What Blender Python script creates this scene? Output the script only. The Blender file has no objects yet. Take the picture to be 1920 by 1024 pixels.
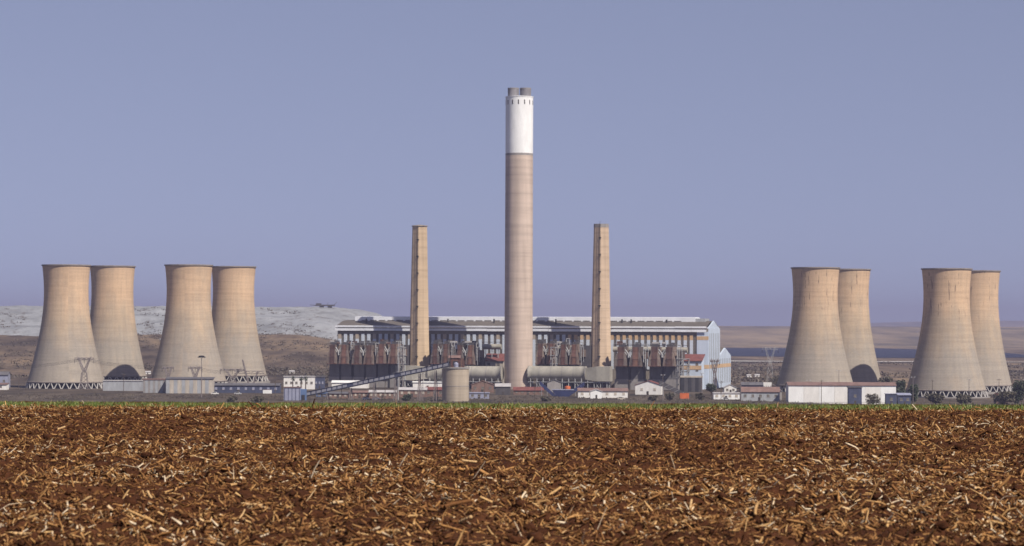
import bpy, math, random
import numpy as np
from mathutils import Vector, Matrix

random.seed(7)
RNG = np.random.default_rng(11)
scene = bpy.context.scene
C = scene.collection
R = math.radians

# ------------------------------------------------------------------ camera
F, HZ, CAMZ, ROLL = 5000.0, 612.0, 45.0, 0.0035
cam_d = bpy.data.cameras.new('camera')
cam_d.sensor_width = 36.0
cam_d.lens = 36.0 * F / 1920.0
cam_d.shift_y = 100.0 / 1920.0
cam_d.clip_start = 0.5
cam_d.clip_end = 80000.0
cam_d.dof.use_dof = True
cam_d.dof.focus_distance = 95.0
cam_d.dof.aperture_fstop = 4.8
cam = bpy.data.objects.new('camera', cam_d)
cam.matrix_world = Matrix.Translation((0, 0, CAMZ)) @ Matrix.Rotation(R(90), 4, 'X') @ Matrix.Rotation(ROLL, 4, 'Z')
C.objects.link(cam)
scene.camera = cam

# ------------------------------------------------------------------ sky and sun
SUN_AZ, SUN_EL = 43.0, 47.5          # azimuth to the right of straight behind the camera
sdir = Vector((math.sin(R(SUN_AZ)) * math.cos(R(SUN_EL)), -math.cos(R(SUN_AZ)) * math.cos(R(SUN_EL)), math.sin(R(SUN_EL))))
world = bpy.data.worlds.new('World')
scene.world = world
world.use_nodes = True
wn = world.node_tree.nodes; wl = world.node_tree.links
wn.clear()
sky = wn.new('ShaderNodeTexSky'); sky.sky_type = 'NISHITA'; sky.sun_disc = False
sky.sun_elevation = R(SUN_EL); sky.sun_rotation = R(180 - SUN_AZ)
sky.altitude = 1600.0; sky.air_density = 1.0; sky.dust_density = 0.35; sky.ozone_density = 3.0
tint = wn.new('ShaderNodeMix'); tint.data_type = 'RGBA'; tint.blend_type = 'MULTIPLY'; tint.inputs[0].default_value = 1.0
tint.inputs[7].default_value = (1.36, 0.925, 0.795, 1)
bg = wn.new('ShaderNodeBackground'); bg.inputs[1].default_value = 0.116
wo = wn.new('ShaderNodeOutputWorld')
tcw = wn.new('ShaderNodeTexCoord'); mpw = wn.new('ShaderNodeMapping'); mpw.inputs['Scale'].default_value = (1, 1, 0.8); mpw.inputs['Location'].default_value = (0, 0, 0.2)
wl.new(tcw.outputs['Generated'], mpw.inputs[0]); wl.new(mpw.outputs[0], sky.inputs[0])
wl.new(sky.outputs[0], tint.inputs[6]); wl.new(tint.outputs[2], bg.inputs[0]); wl.new(bg.outputs[0], wo.inputs[0])
sun_d = bpy.data.lights.new('sun', 'SUN'); sun_d.energy = 5.0; sun_d.angle = R(0.53); sun_d.color = (1.0, 0.92, 0.80)
sun = bpy.data.objects.new('sun', sun_d); sun.rotation_euler = (-sdir).to_track_quat('-Z', 'Y').to_euler()
sun.location = (300, -300, 500)
C.objects.link(sun)
scene.view_settings.view_transform = 'Standard'
scene.view_settings.look = 'None'
scene.view_settings.exposure = 0.3
scene.view_settings.gamma = 1.0
scene.view_settings.use_curve_mapping = False
cy = scene.cycles
cy.max_bounces = 5; cy.diffuse_bounces = 2; cy.glossy_bounces = 2; cy.transmission_bounces = 3
cy.volume_bounces = 0; cy.transparent_max_bounces = 12
cy.use_denoising = True

HAZE_DENSITY = 7.5e-5
HAZE_COLOR = (0.43, 0.43, 0.65, 1)

# ------------------------------------------------------------------ helpers
def pt(x, y, Y):
    """world point that shows at photo pixel x, y at distance Y"""
    xx = x + (y - HZ) * ROLL
    yy = y - (x - 960.0) * ROLL
    return Vector(((xx - 960.0) * Y / F, Y, CAMZ - (yy - HZ) * Y / F))

def Yw(x, off=0.0):
    """distance of a line parallel to the boiler house front, off metres before it, at pixel column x"""
    return (1930.0 + 32.79 - off) / (1.0 + 0.2309 * (x - 960.0) / F)

def sst(a, b, t):
    t = np.clip((t - a) / (b - a), 0, 1)
    return t * t * (3 - 2 * t)

_tabs = {}
def vnoise(x, y, seed=0):
    if seed not in _tabs:
        _tabs[seed] = np.random.default_rng(seed + 100).random((256, 256))
    T = _tabs[seed]
    xi = np.floor(x).astype(int); yi = np.floor(y).astype(int)
    fx = x - xi; fy = y - yi
    fx = fx * fx * (3 - 2 * fx); fy = fy * fy * (3 - 2 * fy)
    a = T[xi & 255, yi & 255]; b = T[(xi + 1) & 255, yi & 255]
    c = T[xi & 255, (yi + 1) & 255]; d = T[(xi + 1) & 255, (yi + 1) & 255]
    return (a * (1 - fx) + b * fx) * (1 - fy) + (c * (1 - fx) + d * fx) * fy

def fbm(x, y, octs=4, seed=0):
    s = 0; a = 1.0; t = 0
    for k in range(octs):
        s = s + a * vnoise(x * 2 ** k + 17.3 * k, y * 2 ** k - 9.1 * k, seed + k); t += a; a *= 0.5
    return s / t

class MB:
    def __init__(s): s.v = []; s.f = []
    def quad(s, *p):
        n = len(s.v); s.v += [tuple(q) for q in p]; s.f.append(tuple(range(n, n + len(p)))); return s
    def box(s, x0, y0, z0, x1, y1, z1):
        n = len(s.v)
        s.v += [(x0, y0, z0), (x1, y0, z0), (x1, y1, z0), (x0, y1, z0), (x0, y0, z1), (x1, y0, z1), (x1, y1, z1), (x0, y1, z1)]
        s.f += [tuple(n + i for i in q) for q in ((3, 2, 1, 0), (4, 5, 6, 7), (0, 1, 5, 4), (1, 2, 6, 5), (2, 3, 7, 6), (3, 0, 4, 7))]
        return s
    def frustum(s, b, t):
        """b, t: four corner points each, counter-clockwise from above"""
        n = len(s.v); s.v += [tuple(p) for p in b] + [tuple(p) for p in t]
        s.f += [tuple(n + i for i in q) for q in ((3, 2, 1, 0), (4, 5, 6, 7), (0, 1, 5, 4), (1, 2, 6, 5), (2, 3, 7, 6), (3, 0, 4, 7))]
        return s
    def lathe(s, prof, seg=24, cx=0, cy=0, a0=0.0, caps=False):
        n = len(s.v); m = len(prof)
        for r, z in prof:
            for k in range(seg):
                a = a0 + 2 * math.pi * k / seg
                s.v.append((cx + r * math.cos(a), cy + r * math.sin(a), z))
        for i in range(m - 1):
            for k in range(seg):
                k2 = (k + 1) % seg
                s.f.append((n + i * seg + k, n + i * seg + k2, n + (i + 1) * seg + k2, n + (i + 1) * seg + k))
        if caps:
            s.f.append(tuple(n + k for k in range(seg - 1, -1, -1)))
            s.f.append(tuple(n + (m - 1) * seg + k for k in range(seg)))
        return s
    def tube(s, a, b, r0, r1=None, seg=6):
        a = Vector(a); b = Vector(b); r1 = r0 if r1 is None else r1
        d = (b - a).normalized(); u = d.orthogonal().normalized(); w = d.cross(u); n = len(s.v)
        for p, r in ((a, r0), (b, r1)):
            for k in range(seg):
                t = 2 * math.pi * (k + 0.5) / seg
                s.v.append(tuple(p + (u * math.cos(t) + w * math.sin(t)) * r))
        for k in range(seg):
            k2 = (k + 1) % seg
            s.f.append((n + k, n + k2, n + seg + k2, n + seg + k))
        s.f.append(tuple(n + k for k in range(seg - 1, -1, -1))); s.f.append(tuple(n + seg + k for k in range(seg)))
        return s
    def path(s, pts, r, seg=6):
        for a, b in zip(pts[:-1], pts[1:]): s.tube(a, b, r, r, seg)
        return s
    def extrude_x(s, prof, x0, x1):
        """prof: (y, z) outline, extruded along x"""
        n = len(s.v); m = len(prof)
        s.v += [(x0, y, z) for y, z in prof] + [(x1, y, z) for y, z in prof]
        for i in range(m):
            j = (i + 1) % m
            s.f.append((n + i, n + m + i, n + m + j, n + j))
        s.f.append(tuple(n + i for i in range(m))); s.f.append(tuple(n + m + i for i in range(m - 1, -1, -1)))
        return s
    def extrude_y(s, prof, y0, y1):
        n = len(s.v); m = len(prof)
        s.v += [(x, y0, z) for x, z in prof] + [(x, y1, z) for x, z in prof]
        for i in range(m):
            j = (i + 1) % m
            s.f.append((n + j, n + m + j, n + m + i, n + i))
        s.f.append(tuple(n + i for i in range(m))); s.f.append(tuple(n + m + i for i in range(m - 1, -1, -1)))
        return s
    def mesh(s, name):
        me = bpy.data.meshes.new(name); me.from_pydata(s.v, [], s.f); me.update(); return me

def np_mesh(name, verts, faces):
    """verts (n,3), faces (m,k) numpy arrays"""
    me = bpy.data.meshes.new(name); k = faces.shape[1]
    me.vertices.add(len(verts)); me.vertices.foreach_set('co', np.ascontiguousarray(verts, dtype=np.float32).ravel())
    me.loops.add(faces.size); me.loops.foreach_set('vertex_index', np.ascontiguousarray(faces, dtype=np.int32).ravel())
    me.polygons.add(len(faces)); me.polygons.foreach_set('loop_start', np.arange(0, faces.size, k, dtype=np.int32))
    me.polygons.foreach_set('loop_total', np.full(len(faces), k, dtype=np.int32))
    me.update(calc_edges=True); return me

def smooth_mesh(me):
    me.polygons.foreach_set('use_smooth', [True] * len(me.polygons)); return me

def tag(o, label=None, cat=None, group=None, kind=None):
    if label: o['label'] = label
    if cat: o['category'] = cat
    if group: o['group'] = group
    if kind: o['kind'] = kind
    return o

def add(name, shape, m, parent=None, smooth=False, loc=None, rotz=None):
    me = shape.mesh(name) if isinstance(shape, MB) else shape
    if smooth: smooth_mesh(me)
    if m is not None and not me.materials: me.materials.append(m)
    o = bpy.data.objects.new(name, me); C.objects.link(o)
    if parent: o.parent = parent
    if loc is not None: o.location = loc
    if rotz is not None: o.rotation_euler = (0, 0, rotz)
    return o

def thing(name, label, cat, loc=(0, 0, 0), rotz=0.0, group=None):
    o = bpy.data.objects.new(name, None); C.objects.link(o)
    o.location = loc; o.rotation_euler = (0, 0, rotz); o.empty_display_size = 1.0
    return tag(o, label, cat, group)

def dup(root, loc, rotz=None, label=None, group=None, scale=None):
    r = root.copy(); C.objects.link(r); r.location = loc
    if rotz is not None: r.rotation_euler = (0, 0, rotz)
    if scale is not None: r.scale = scale
    if label: r['label'] = label
    if group: r['group'] = group
    for ch in list(root.children):
        c = ch.copy(); C.objects.link(c); c.parent = r
        for g in ch.children:
            d = g.copy(); C.objects.link(d); d.parent = c
    return r

# ------------------------------------------------------------------ materials
def nodes(name):
    m = bpy.data.materials.new(name); m.use_nodes = True
    nt = m.node_tree; b = nt.nodes['Principled BSDF']
    return m, nt, b

def nn(nt, t, **kw):
    n = nt.nodes.new(t)
    for k, v in kw.items(): setattr(n, k, v)
    return n

def mapped(nt, scale, coord='Object'):
    tc = nn(nt, 'ShaderNodeTexCoord'); mp = nn(nt, 'ShaderNodeMapping'); mp.inputs['Scale'].default_value = scale
    if coord == 'Position':
        ge = nn(nt, 'ShaderNodeNewGeometry'); nt.links.new(ge.outputs['Position'], mp.inputs[0])
    else:
        nt.links.new(tc.outputs[coord], mp.inputs[0])
    return mp

def noise(nt, vec, scale=1.0, detail=4.0, rough=0.55):
    n = nn(nt, 'ShaderNodeTexNoise'); n.inputs['Scale'].default_value = scale
    n.inputs['Detail'].default_value = detail; n.inputs['Roughness'].default_value = rough
    nt.links.new(vec.outputs[0], n.inputs['Vector']); return n

def ramp(nt, src, stops, interp='LINEAR'):
    r = nn(nt, 'ShaderNodeValToRGB'); cr = r.color_ramp; cr.interpolation = interp
    while len(cr.elements) < len(stops): cr.elements.new(0.5)
    for e, (p, c) in zip(cr.elements, stops):
        e.position = p; e.color = (c[0], c[1], c[2], 1) if len(c) == 3 else c
    nt.links.new(src, r.inputs[0]); return r

def mix(nt, fac, a, b, mode='MIX'):
    m = nn(nt, 'ShaderNodeMix', data_type='RGBA', blend_type=mode)
    for sock, v in ((m.inputs[0], fac), (m.inputs[6], a), (m.inputs[7], b)):
        if isinstance(v, (int, float)): sock.default_value = v
        elif isinstance(v, tuple): sock.default_value = (v[0], v[1], v[2], 1)
        else: nt.links.new(v, sock)
    return m.outputs[2]

def plain(name, col, var=0.18, scale=0.25, rough=0.8, metal=0.0, stretch=(1, 1, 0.35), spec=0.3, coord='Object', var2=None):
    """weathered paint / sheet / brick: two noises, dirt running down"""
    m, nt, b = nodes(name)
    mp = mapped(nt, stretch, coord)
    n1 = noise(nt, mp, scale, 5.0, 0.6); n2 = noise(nt, mp, scale * 7, 3.0)
    lo = tuple(c * (1 - var) for c in col); hi = tuple(min(1, c * (1 + var * 0.7)) for c in col)
    r = ramp(nt, n1.outputs[0], [(0.3, lo), (0.7, hi)])
    c2 = tuple(c * (0.65 if var2 is None else var2) for c in col)
    f = ramp(nt, n2.outputs[0], [(0.5, (0, 0, 0)), (0.8, (0.6, 0.6, 0.6))])
    nt.links.new(mix(nt, f.outputs[0], r.outputs[0], c2), b.inputs['Base Color'])
    b.inputs['Roughness'].default_value = rough; b.inputs['Metallic'].default_value = metal
    b.inputs['Specular IOR Level'].default_value = spec
    return m

def tower_concrete(name, streaks):
    m, nt, b = nodes(name); L = nt.links
    tc = nn(nt, 'ShaderNodeTexCoord'); sx = nn(nt, 'ShaderNodeSeparateXYZ'); L.new(tc.outputs['Object'], sx.inputs[0])
    at = nn(nt, 'ShaderNodeMath', operation='ARCTAN2'); L.new(sx.outputs[1], at.inputs[0]); L.new(sx.outputs[0], at.inputs[1])
    oi = nn(nt, 'ShaderNodeObjectInfo')
    om = nn(nt, 'ShaderNodeMath', operation='MULTIPLY'); L.new(oi.outputs['Random'], om.inputs[0]); om.inputs[1].default_value = 37.0
    def vec(ax, az):
        ma = nn(nt, 'ShaderNodeMath', operation='MULTIPLY'); L.new(at.outputs[0], ma.inputs[0]); ma.inputs[1].default_value = ax
        mz = nn(nt, 'ShaderNodeMath', operation='MULTIPLY'); L.new(sx.outputs[2], mz.inputs[0]); mz.inputs[1].default_value = az
        c = nn(nt, 'ShaderNodeCombineXYZ'); L.new(ma.outputs[0], c.inputs[0]); L.new(mz.outputs[0], c.inputs[1]); L.new(om.outputs[0], c.inputs[2]); return c
    lifts = noise(nt, vec(0.25, 0.42), 1.0, 4.0, 0.7)              # casting lifts
    blot = noise(nt, vec(2.0, 0.05), 1.0, 4.0, 0.6)                # broad blotches
    strk = noise(nt, vec(9.0, 0.035), 1.0, 3.0, 0.6)               # rain streaks
    fine = noise(nt, vec(14.0, 1.1), 1.0, 2.0, 0.5)
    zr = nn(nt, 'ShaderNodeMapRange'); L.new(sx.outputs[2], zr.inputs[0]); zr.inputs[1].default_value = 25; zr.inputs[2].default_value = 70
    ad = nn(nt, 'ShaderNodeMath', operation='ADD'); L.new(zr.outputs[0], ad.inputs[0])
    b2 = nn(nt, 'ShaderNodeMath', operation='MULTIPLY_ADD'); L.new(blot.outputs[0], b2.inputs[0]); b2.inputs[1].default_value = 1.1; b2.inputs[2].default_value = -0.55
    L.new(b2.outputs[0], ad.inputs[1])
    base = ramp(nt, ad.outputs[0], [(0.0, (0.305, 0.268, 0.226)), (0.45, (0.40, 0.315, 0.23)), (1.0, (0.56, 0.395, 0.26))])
    l = ramp(nt, lifts.outputs[0], [(0.32, (0.86, 0.855, 0.855)), (0.55, (1, 1, 1)), (0.75, (1.08, 1.07, 1.05))])
    c = mix(nt, 1.0, base.outputs[0], l.outputs[0], 'MULTIPLY')
    s = ramp(nt, strk.outputs[0], [(0.35, (0.92, 0.92, 0.925)), (0.6, (1.03, 1.03, 1.02))])
    c = mix(nt, 1.0, c, s.outputs[0], 'MULTIPLY')
    f = ramp(nt, fine.outputs[0], [(0.3, (0.93, 0.93, 0.93)), (0.7, (1.05, 1.05, 1.05))])
    c = mix(nt, 1.0, c, f.outputs[0], 'MULTIPLY')
    if streaks:
        sk = noise(nt, vec(11.0, 0.07), 1.0, 2.0, 0.7)
        sm = ramp(nt, sk.outputs[0], [(0.645, (0, 0, 0)), (0.675, (0.9, 0.9, 0.9))])
        zz = nn(nt, 'ShaderNodeMapRange'); L.new(sx.outputs[2], zz.inputs[0]); zz.inputs[1].default_value = 50; zz.inputs[2].default_value = 62
        mm = nn(nt, 'ShaderNodeMath', operation='MULTIPLY'); L.new(sm.outputs[0], mm.inputs[0]); L.new(zz.outputs[0], mm.inputs[1])
        c = mix(nt, mm.outputs[0], c, (0.13, 0.095, 0.075))
    L.new(c, b.inputs['Base Color']); b.inputs['Roughness'].default_value = 0.92; b.inputs['Specular IOR Level'].default_value = 0.15
    return m

def chimney_concrete(name, c0, c1, ringscale=0.22):
    m, nt, b = nodes(name); L = nt.links
    mp = mapped(nt, (0.012, 0.012, ringscale)); n1 = noise(nt, mp, 1.0, 6.0, 0.72)
    mp2 = mapped(nt, (0.25, 0.25, 0.015)); n2 = noise(nt, mp2, 1.0, 3.0)
    r = ramp(nt, n1.outputs[0], [(0.33, c0), (0.5, c1), (0.68, tuple(x * 1.13 for x in c1))])
    s = ramp(nt, n2.outputs[0], [(0.35, (0.84, 0.84, 0.84)), (0.65, (1.06, 1.06, 1.06))])
    L.new(mix(nt, 1.0, r.outputs[0], s.outputs[0], 'MULTIPLY'), b.inputs['Base Color'])
    b.inputs['Roughness'].default_value = 0.92; b.inputs['Specular IOR Level'].default_value = 0.15
    return m

def rusty(name, steel, rust, amount=0.5):
    m, nt, b = nodes(name); L = nt.links
    mp = mapped(nt, (0.5, 0.5, 0.06)); n1 = noise(nt, mp, 1.0, 5.0, 0.65)
    mp2 = mapped(nt, (0.3, 0.3, 0.3)); n2 = noise(nt, mp2, 1.0, 4.0)
    r = ramp(nt, n1.outputs[0], [(amount - 0.12, rust), (amount + 0.1, steel)])
    r2 = ramp(nt, n2.outputs[0], [(0.3, (0.7, 0.7, 0.7)), (0.7, (1.15, 1.15, 1.15))])
    oi = nn(nt, 'ShaderNodeObjectInfo'); rv = ramp(nt, oi.outputs['Random'], [(0.0, (0.55, 0.58, 0.62)), (0.4, (0.85, 0.85, 0.85)), (0.7, (1.0, 0.92, 0.85)), (1.0, (1.25, 1.2, 1.15))])
    c = mix(nt, 1.0, r.outputs[0], r2.outputs[0], 'MULTIPLY')
    L.new(mix(nt, 1.0, c, rv.outputs[0], 'MULTIPLY'), b.inputs['Base Color'])
    b.inputs['Roughness'].default_value = 0.8
    return m

M = {}
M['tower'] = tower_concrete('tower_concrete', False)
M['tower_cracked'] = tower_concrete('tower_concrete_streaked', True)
M['rim'] = plain('tower_rim_concrete', (0.24, 0.205, 0.18), 0.3)
M['leg'] = plain('leg_concrete', (0.42, 0.40, 0.38), 0.15)
M['pack'] = plain('tower_packing', (0.035, 0.035, 0.04), 0.3)
M['chim'] = chimney_concrete('main_chimney_concrete', (0.405, 0.325, 0.27), (0.49, 0.395, 0.33))
M['chim_grey'] = plain('grey_concrete_ring', (0.27, 0.25, 0.235), 0.15)
M['chim_tan'] = chimney_concrete('tan_chimney_concrete', (0.41, 0.305, 0.20), (0.51, 0.385, 0.26), 0.3)
M['chim_pale'] = chimney_concrete('pale_chimney_concrete', (0.42, 0.315, 0.22), (0.53, 0.40, 0.285), 0.3)
M['white'] = plain('white_paint', (0.77, 0.77, 0.76), 0.13, 0.15, 0.6, var2=0.85)
M['flue'] = plain('flue_steel', (0.22, 0.21, 0.22), 0.3, 0.4)
M['dark'] = plain('dark_steel', (0.03, 0.03, 0.035), 0.4)
M['slot'] = plain('dark_opening', (0.06, 0.05, 0.045), 0.3)
M['palewall'] = plain('pale_blue_wall', (0.50, 0.57, 0.68), 0.14, 0.2, 0.7, var2=0.8)
M['panelpale'] = plain('pale_panel', (0.55, 0.60, 0.68), 0.16, 0.2, 0.7, var2=0.75)
M['tanpanel'] = plain('tan_panel', (0.42, 0.35, 0.28), 0.2, 0.3)
M['orange'] = plain('orange_panel', (0.56, 0.38, 0.225), 0.2, 0.3)
M['fin'] = plain('louvre_fin', (0.30, 0.32, 0.35), 0.2, 0.3)
M['taupe'] = plain('taupe_cladding', (0.235, 0.205, 0.175), 0.2, 0.2)
M['fascia'] = plain('white_fascia', (0.74, 0.755, 0.80), 0.12, 0.15, 0.6, var2=0.8)
M['roofgrey'] = plain('grey_brown_roof', (0.12, 0.105, 0.092), 0.18, 0.06, 0.85, stretch=(1, 1, 1))
M['glass'] = plain('window_glass', (0.15, 0.135, 0.12), 0.4, 0.5, 0.5, spec=0.25)
M['duct'] = plain('duct_sheet', (0.33, 0.31, 0.265), 0.25, 0.15, 0.7, stretch=(1, 1, 0.6))
M['steel'] = plain('grey_steel', (0.30, 0.30, 0.31), 0.25, 0.5, 0.6)
M['palesteel'] = plain('pale_steel', (0.40, 0.40, 0.40), 0.2, 0.5, 0.6)
M['galv'] = plain('galvanised_steel', (0.20, 0.17, 0.165), 0.25, 0.5, 0.6)
M['casing'] = rusty('precipitator_casing', (0.18, 0.145, 0.125), (0.085, 0.043, 0.033), 0.44)
M['rust'] = rusty('rust_panel', (0.16, 0.085, 0.06), (0.075, 0.03, 0.025), 0.5)
M['hopper'] = plain('hopper_steel', (0.14, 0.135, 0.14), 0.25, 0.3)
M['block'] = plain('grey_block', (0.27, 0.25, 0.24), 0.2, 0.3)
M['darkgrey'] = plain('dark_grey_and_shade', (0.075, 0.07, 0.075), 0.3, 0.3)  # dark grey; also paints shade on block houses, fan halls and eaves gap
M['silo'] = chimney_concrete('silo_concrete', (0.29, 0.245, 0.195), (0.38, 0.32, 0.25), 0.18)
M['gallery'] = plain('gallery_panel', (0.29, 0.29, 0.33), 0.2, 0.5)
M['lilac'] = plain('lilac_sheet', (0.27, 0.28, 0.37), 0.15, 0.4)
M['bluewall'] = plain('blue_sheet', (0.10, 0.16, 0.30), 0.2, 0.4)
M['deepblue'] = plain('deep_blue_steel', (0.03, 0.04, 0.11), 0.3, 0.5)
M['navy'] = plain('navy_wall', (0.06, 0.07, 0.12), 0.3, 0.5)
M['whitewall'] = plain('whitewash', (0.72, 0.70, 0.67), 0.12, 0.4, 0.8, var2=0.75)
M['greywall'] = plain('grey_sheet_wall', (0.33, 0.34, 0.36), 0.2, 0.4)
M['cream'] = plain('cream_wall', (0.45, 0.40, 0.34), 0.2, 0.4)
M['brick'] = plain('red_brown_brick', (0.20, 0.125, 0.10), 0.25, 0.4)
M['redroof'] = plain('red_roof', (0.165, 0.06, 0.052), 0.25, 0.3)
M['brownroof'] = plain('brown_roof', (0.19, 0.12, 0.105), 0.25, 0.3)
M['slate'] = plain('slate_roof', (0.11, 0.105, 0.115), 0.25, 0.3)
M['palerof'] = plain('pale_roof', (0.42, 0.40, 0.40), 0.2, 0.3)
M['orangebox'] = plain('orange_paint', (0.55, 0.14, 0.05), 0.2, 0.5)
M['bark'] = plain('bark', (0.10, 0.075, 0.055), 0.3, 2.0)

def leaf_mat(name, c):
    m, nt, b = nodes(name); mp = mapped(nt, (1, 1, 1)); n1 = noise(nt, mp, 0.8, 3.0)
    r = ramp(nt, n1.outputs[0], [(0.3, tuple(x * 0.6 for x in c)), (0.7, tuple(x * 1.4 for x in c))])
    nt.links.new(r.outputs[0], b.inputs['Base Color']); b.inputs['Roughness'].default_value = 0.7
    return m
M['leaf'] = leaf_mat('dark_leaf', (0.035, 0.048, 0.022))
M['leaf2'] = leaf_mat('dry_leaf', (0.075, 0.065, 0.042))
M['scrub'] = leaf_mat('scrub_leaf', (0.095, 0.076, 0.056))

# ------------------------------------------------------------------ terrain
FIELD_END = 60.0
def ground_h(X, Y):
    X = np.asarray(X, float); Y = np.asarray(Y, float)
    slope = 43.215 - 0.05 * (Y - FIELD_END)
    z = np.where(Y < FIELD_END, 43.215, 0.5 * (slope + np.sqrt(slope * slope + 30.0)) - 30.0 / (4 * 43.215))
    ang = X / np.maximum(Y, 1.0)
    z = z - 4.3 * sst(0.085, 0.15, ang) * sst(1500, 1750, Y) * (1 - sst(2100, 2600, Y))
    left = 1 - sst(-0.085, -0.02, ang)
    n = fbm(X / 160.0 + 3, Y / 160.0, 4, 3) - 0.5
    z = z + left * (36.0 * sst(2080, 3000, Y) ** 0.9 + 9.0 * n * sst(2100, 2500, Y))
    mid = sst(-0.085, -0.02, ang) * (1 - sst(0.06, 0.08, ang))
    z = z + mid * 20 * sst(2300, 3600, Y)
    right = sst(0.06, 0.08, ang)
    rise = 49.0 * sst(6100, 9300, Y)
    nr = fbm(X / 700.0, Y / 900.0, 4, 8) - 0.5
    z = z + right * (rise + 12 * nr * sst(6200, 7500, Y) * (1 - sst(8600, 9300, Y)) + 2.0 * n * sst(2200, 2600, Y) * (1 - sst(3500, 3900, Y)))
    z = z + (1 - right) * 30.0 * sst(4000, 9300, Y)
    return z

def gz(X, Y): return float(ground_h(X, Y))

def grid_mesh(name, xs, ys, fn):
    X, Y = np.meshgrid(xs, ys)
    Z = fn(X, Y); nx, ny = len(xs), len(ys)
    v = np.stack([X, Y, Z], -1).reshape(-1, 3)
    i = np.arange(nx - 1)[None, :] + np.arange(ny - 1)[:, None] * nx
    f = np.stack([i, i + 1, i + nx + 1, i + nx], -1).reshape(-1, 4)
    return np_mesh(name, v, f)

def veld_material():
    m, nt, b = nodes('dry_veld'); L = nt.links
    mp = mapped(nt, (1, 0.35, 1), 'Position')
    n1 = noise(nt, mp, 0.006, 6.0, 0.62); n2 = noise(nt, mp, 0.035, 6.0, 0.65); n3 = noise(nt, mp, 0.2, 3.0)
    r1 = ramp(nt, n1.outputs[0], [(0.36, (0.045, 0.036, 0.031)), (0.47, (0.10, 0.076, 0.058)), (0.57, (0.175, 0.13, 0.088)), (0.68, (0.072, 0.050, 0.041))])
    r2 = ramp(nt, n2.outputs[0], [(0.32, (0.45, 0.44, 0.45)), (0.5, (0.95, 0.95, 0.97)), (0.68, (1.4, 1.33, 1.22))])
    r3 = ramp(nt, n3.outputs[0], [(0.3, (0.8, 0.8, 0.8)), (0.7, (1.15, 1.15, 1.15))])
    c = mix(nt, 1.0, r1.outputs[0], r2.outputs[0], 'MULTIPLY'); c = mix(nt, 1.0, c, r3.outputs[0], 'MULTIPLY')
    # station yard: grey ash and gravel, darkened for the shade among the buildings
    ge = nn(nt, 'ShaderNodeNewGeometry'); sp = nn(nt, 'ShaderNodeSeparateXYZ'); L.new(ge.outputs['Position'], sp.inputs[0])
    yr = nn(nt, 'ShaderNodeMapRange'); L.new(sp.outputs[1], yr.inputs[0]); yr.inputs[1].default_value = 2150; yr.inputs[2].default_value = 2080
    yard = ramp(nt, n2.outputs[0], [(0.35, (0.042, 0.035, 0.030)), (0.5, (0.072, 0.056, 0.043)), (0.65, (0.115, 0.092, 0.072))])
    fr = nn(nt, 'ShaderNodeMapRange'); L.new(sp.outputs[1], fr.inputs[0]); fr.inputs[1].default_value = 5200; fr.inputs[2].default_value = 6400
    n4 = noise(nt, mapped(nt, (1, 0.25, 1), 'Position'), 0.004, 5.0, 0.65)
    gras = ramp(nt, n4.outputs[0], [(0.38, (0.085, 0.072, 0.054)), (0.5, (0.18, 0.138, 0.093)), (0.62, (0.26, 0.195, 0.125))])
    c = mix(nt, fr.outputs[0], c, gras.outputs[0])
    c = mix(nt, yr.outputs[0], c, yard.outputs[0])
    L.new(c, b.inputs['Base Color']); b.inputs['Roughness'].default_value = 0.95; b.inputs['Specular IOR Level'].default_value = 0.1
    return m
M['veld'] = veld_material()

xs = np.concatenate([-np.geomspace(14000, 1300, 20), np.linspace(-1250, 1250, 330), np.geomspace(1300, 14000, 20)])
ys = np.concatenate([[FIELD_END - 1.0], np.linspace(FIELD_END + 1, 400, 24), np.linspace(430, 1500, 20), np.linspace(1520, 3300, 170), np.geomspace(3330, 24000, 90)])
def ground_fn(X, Y):
    z = ground_h(X, Y)
    return np.where(Y < FIELD_END, 42.8, z)
g = add('ground', grid_mesh('ground', xs, ys, ground_fn), M['veld'], smooth=True)
tag(g, 'dry brown veld around and behind the power station', kind='structure')

# ash dump: pale terraced hill behind the left towers
def ash_material():
    m, nt, b = nodes('pale_ash'); L = nt.links
    mp = mapped(nt, (1, 0.6, 2.0), 'Position')
    n1 = noise(nt, mp, 0.03, 7.0, 0.75); n2 = noise(nt, mp, 0.11, 6.0, 0.7)
    r1 = ramp(nt, n1.outputs[0], [(0.3, (0.155, 0.16, 0.17)), (0.5, (0.235, 0.243, 0.257)), (0.7, (0.315, 0.325, 0.345))])
    r2 = ramp(nt, n2.outputs[0], [(0.55, (0, 0, 0)), (0.66, (0.8, 0.8, 0.8))])
    c = mix(nt, r2.outputs[0], r1.outputs[0], (0.12, 0.105, 0.095))
    L.new(c, b.inputs['Base Color']); b.inputs['Roughness'].default_value = 0.95; b.inputs['Specular IOR Level'].default_value = 0.1
    return m
M['ash'] = ash_material()
ax = np.linspace(-1300, -70, 260); ay = np.linspace(2560, 3700, 110)
def ash_fn(X, Y):
    base = ground_h(X, Y)
    n = fbm(X / 70.0, Y / 70.0, 5, 21) - 0.5; n2 = fbm(X / 18.0, Y / 18.0, 3, 31) - 0.5
    edge = 1 - sst(-215, -95, X + 25 * n)
    top = 66.5 + 2.0 * n
    lo = base - 4
    front = sst(2820, 2990, Y + 60 * n)
    t2 = sst(3020, 3110, Y + 40 * n)
    z = lo + (top - 12 - lo) * front + 12 * t2 + 4.0 * n2 + 9 * n * (1 - t2)
    floor_ = base - 6
    return floor_ + (z - floor_) * np.clip(edge, 0, 1)
ash = add('ash_dump', grid_mesh('ash_dump', ax, ay, ash_fn), M['ash'], smooth=True)
tag(ash, 'pale grey ash dump hill behind the left cooling towers', kind='structure')

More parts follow.
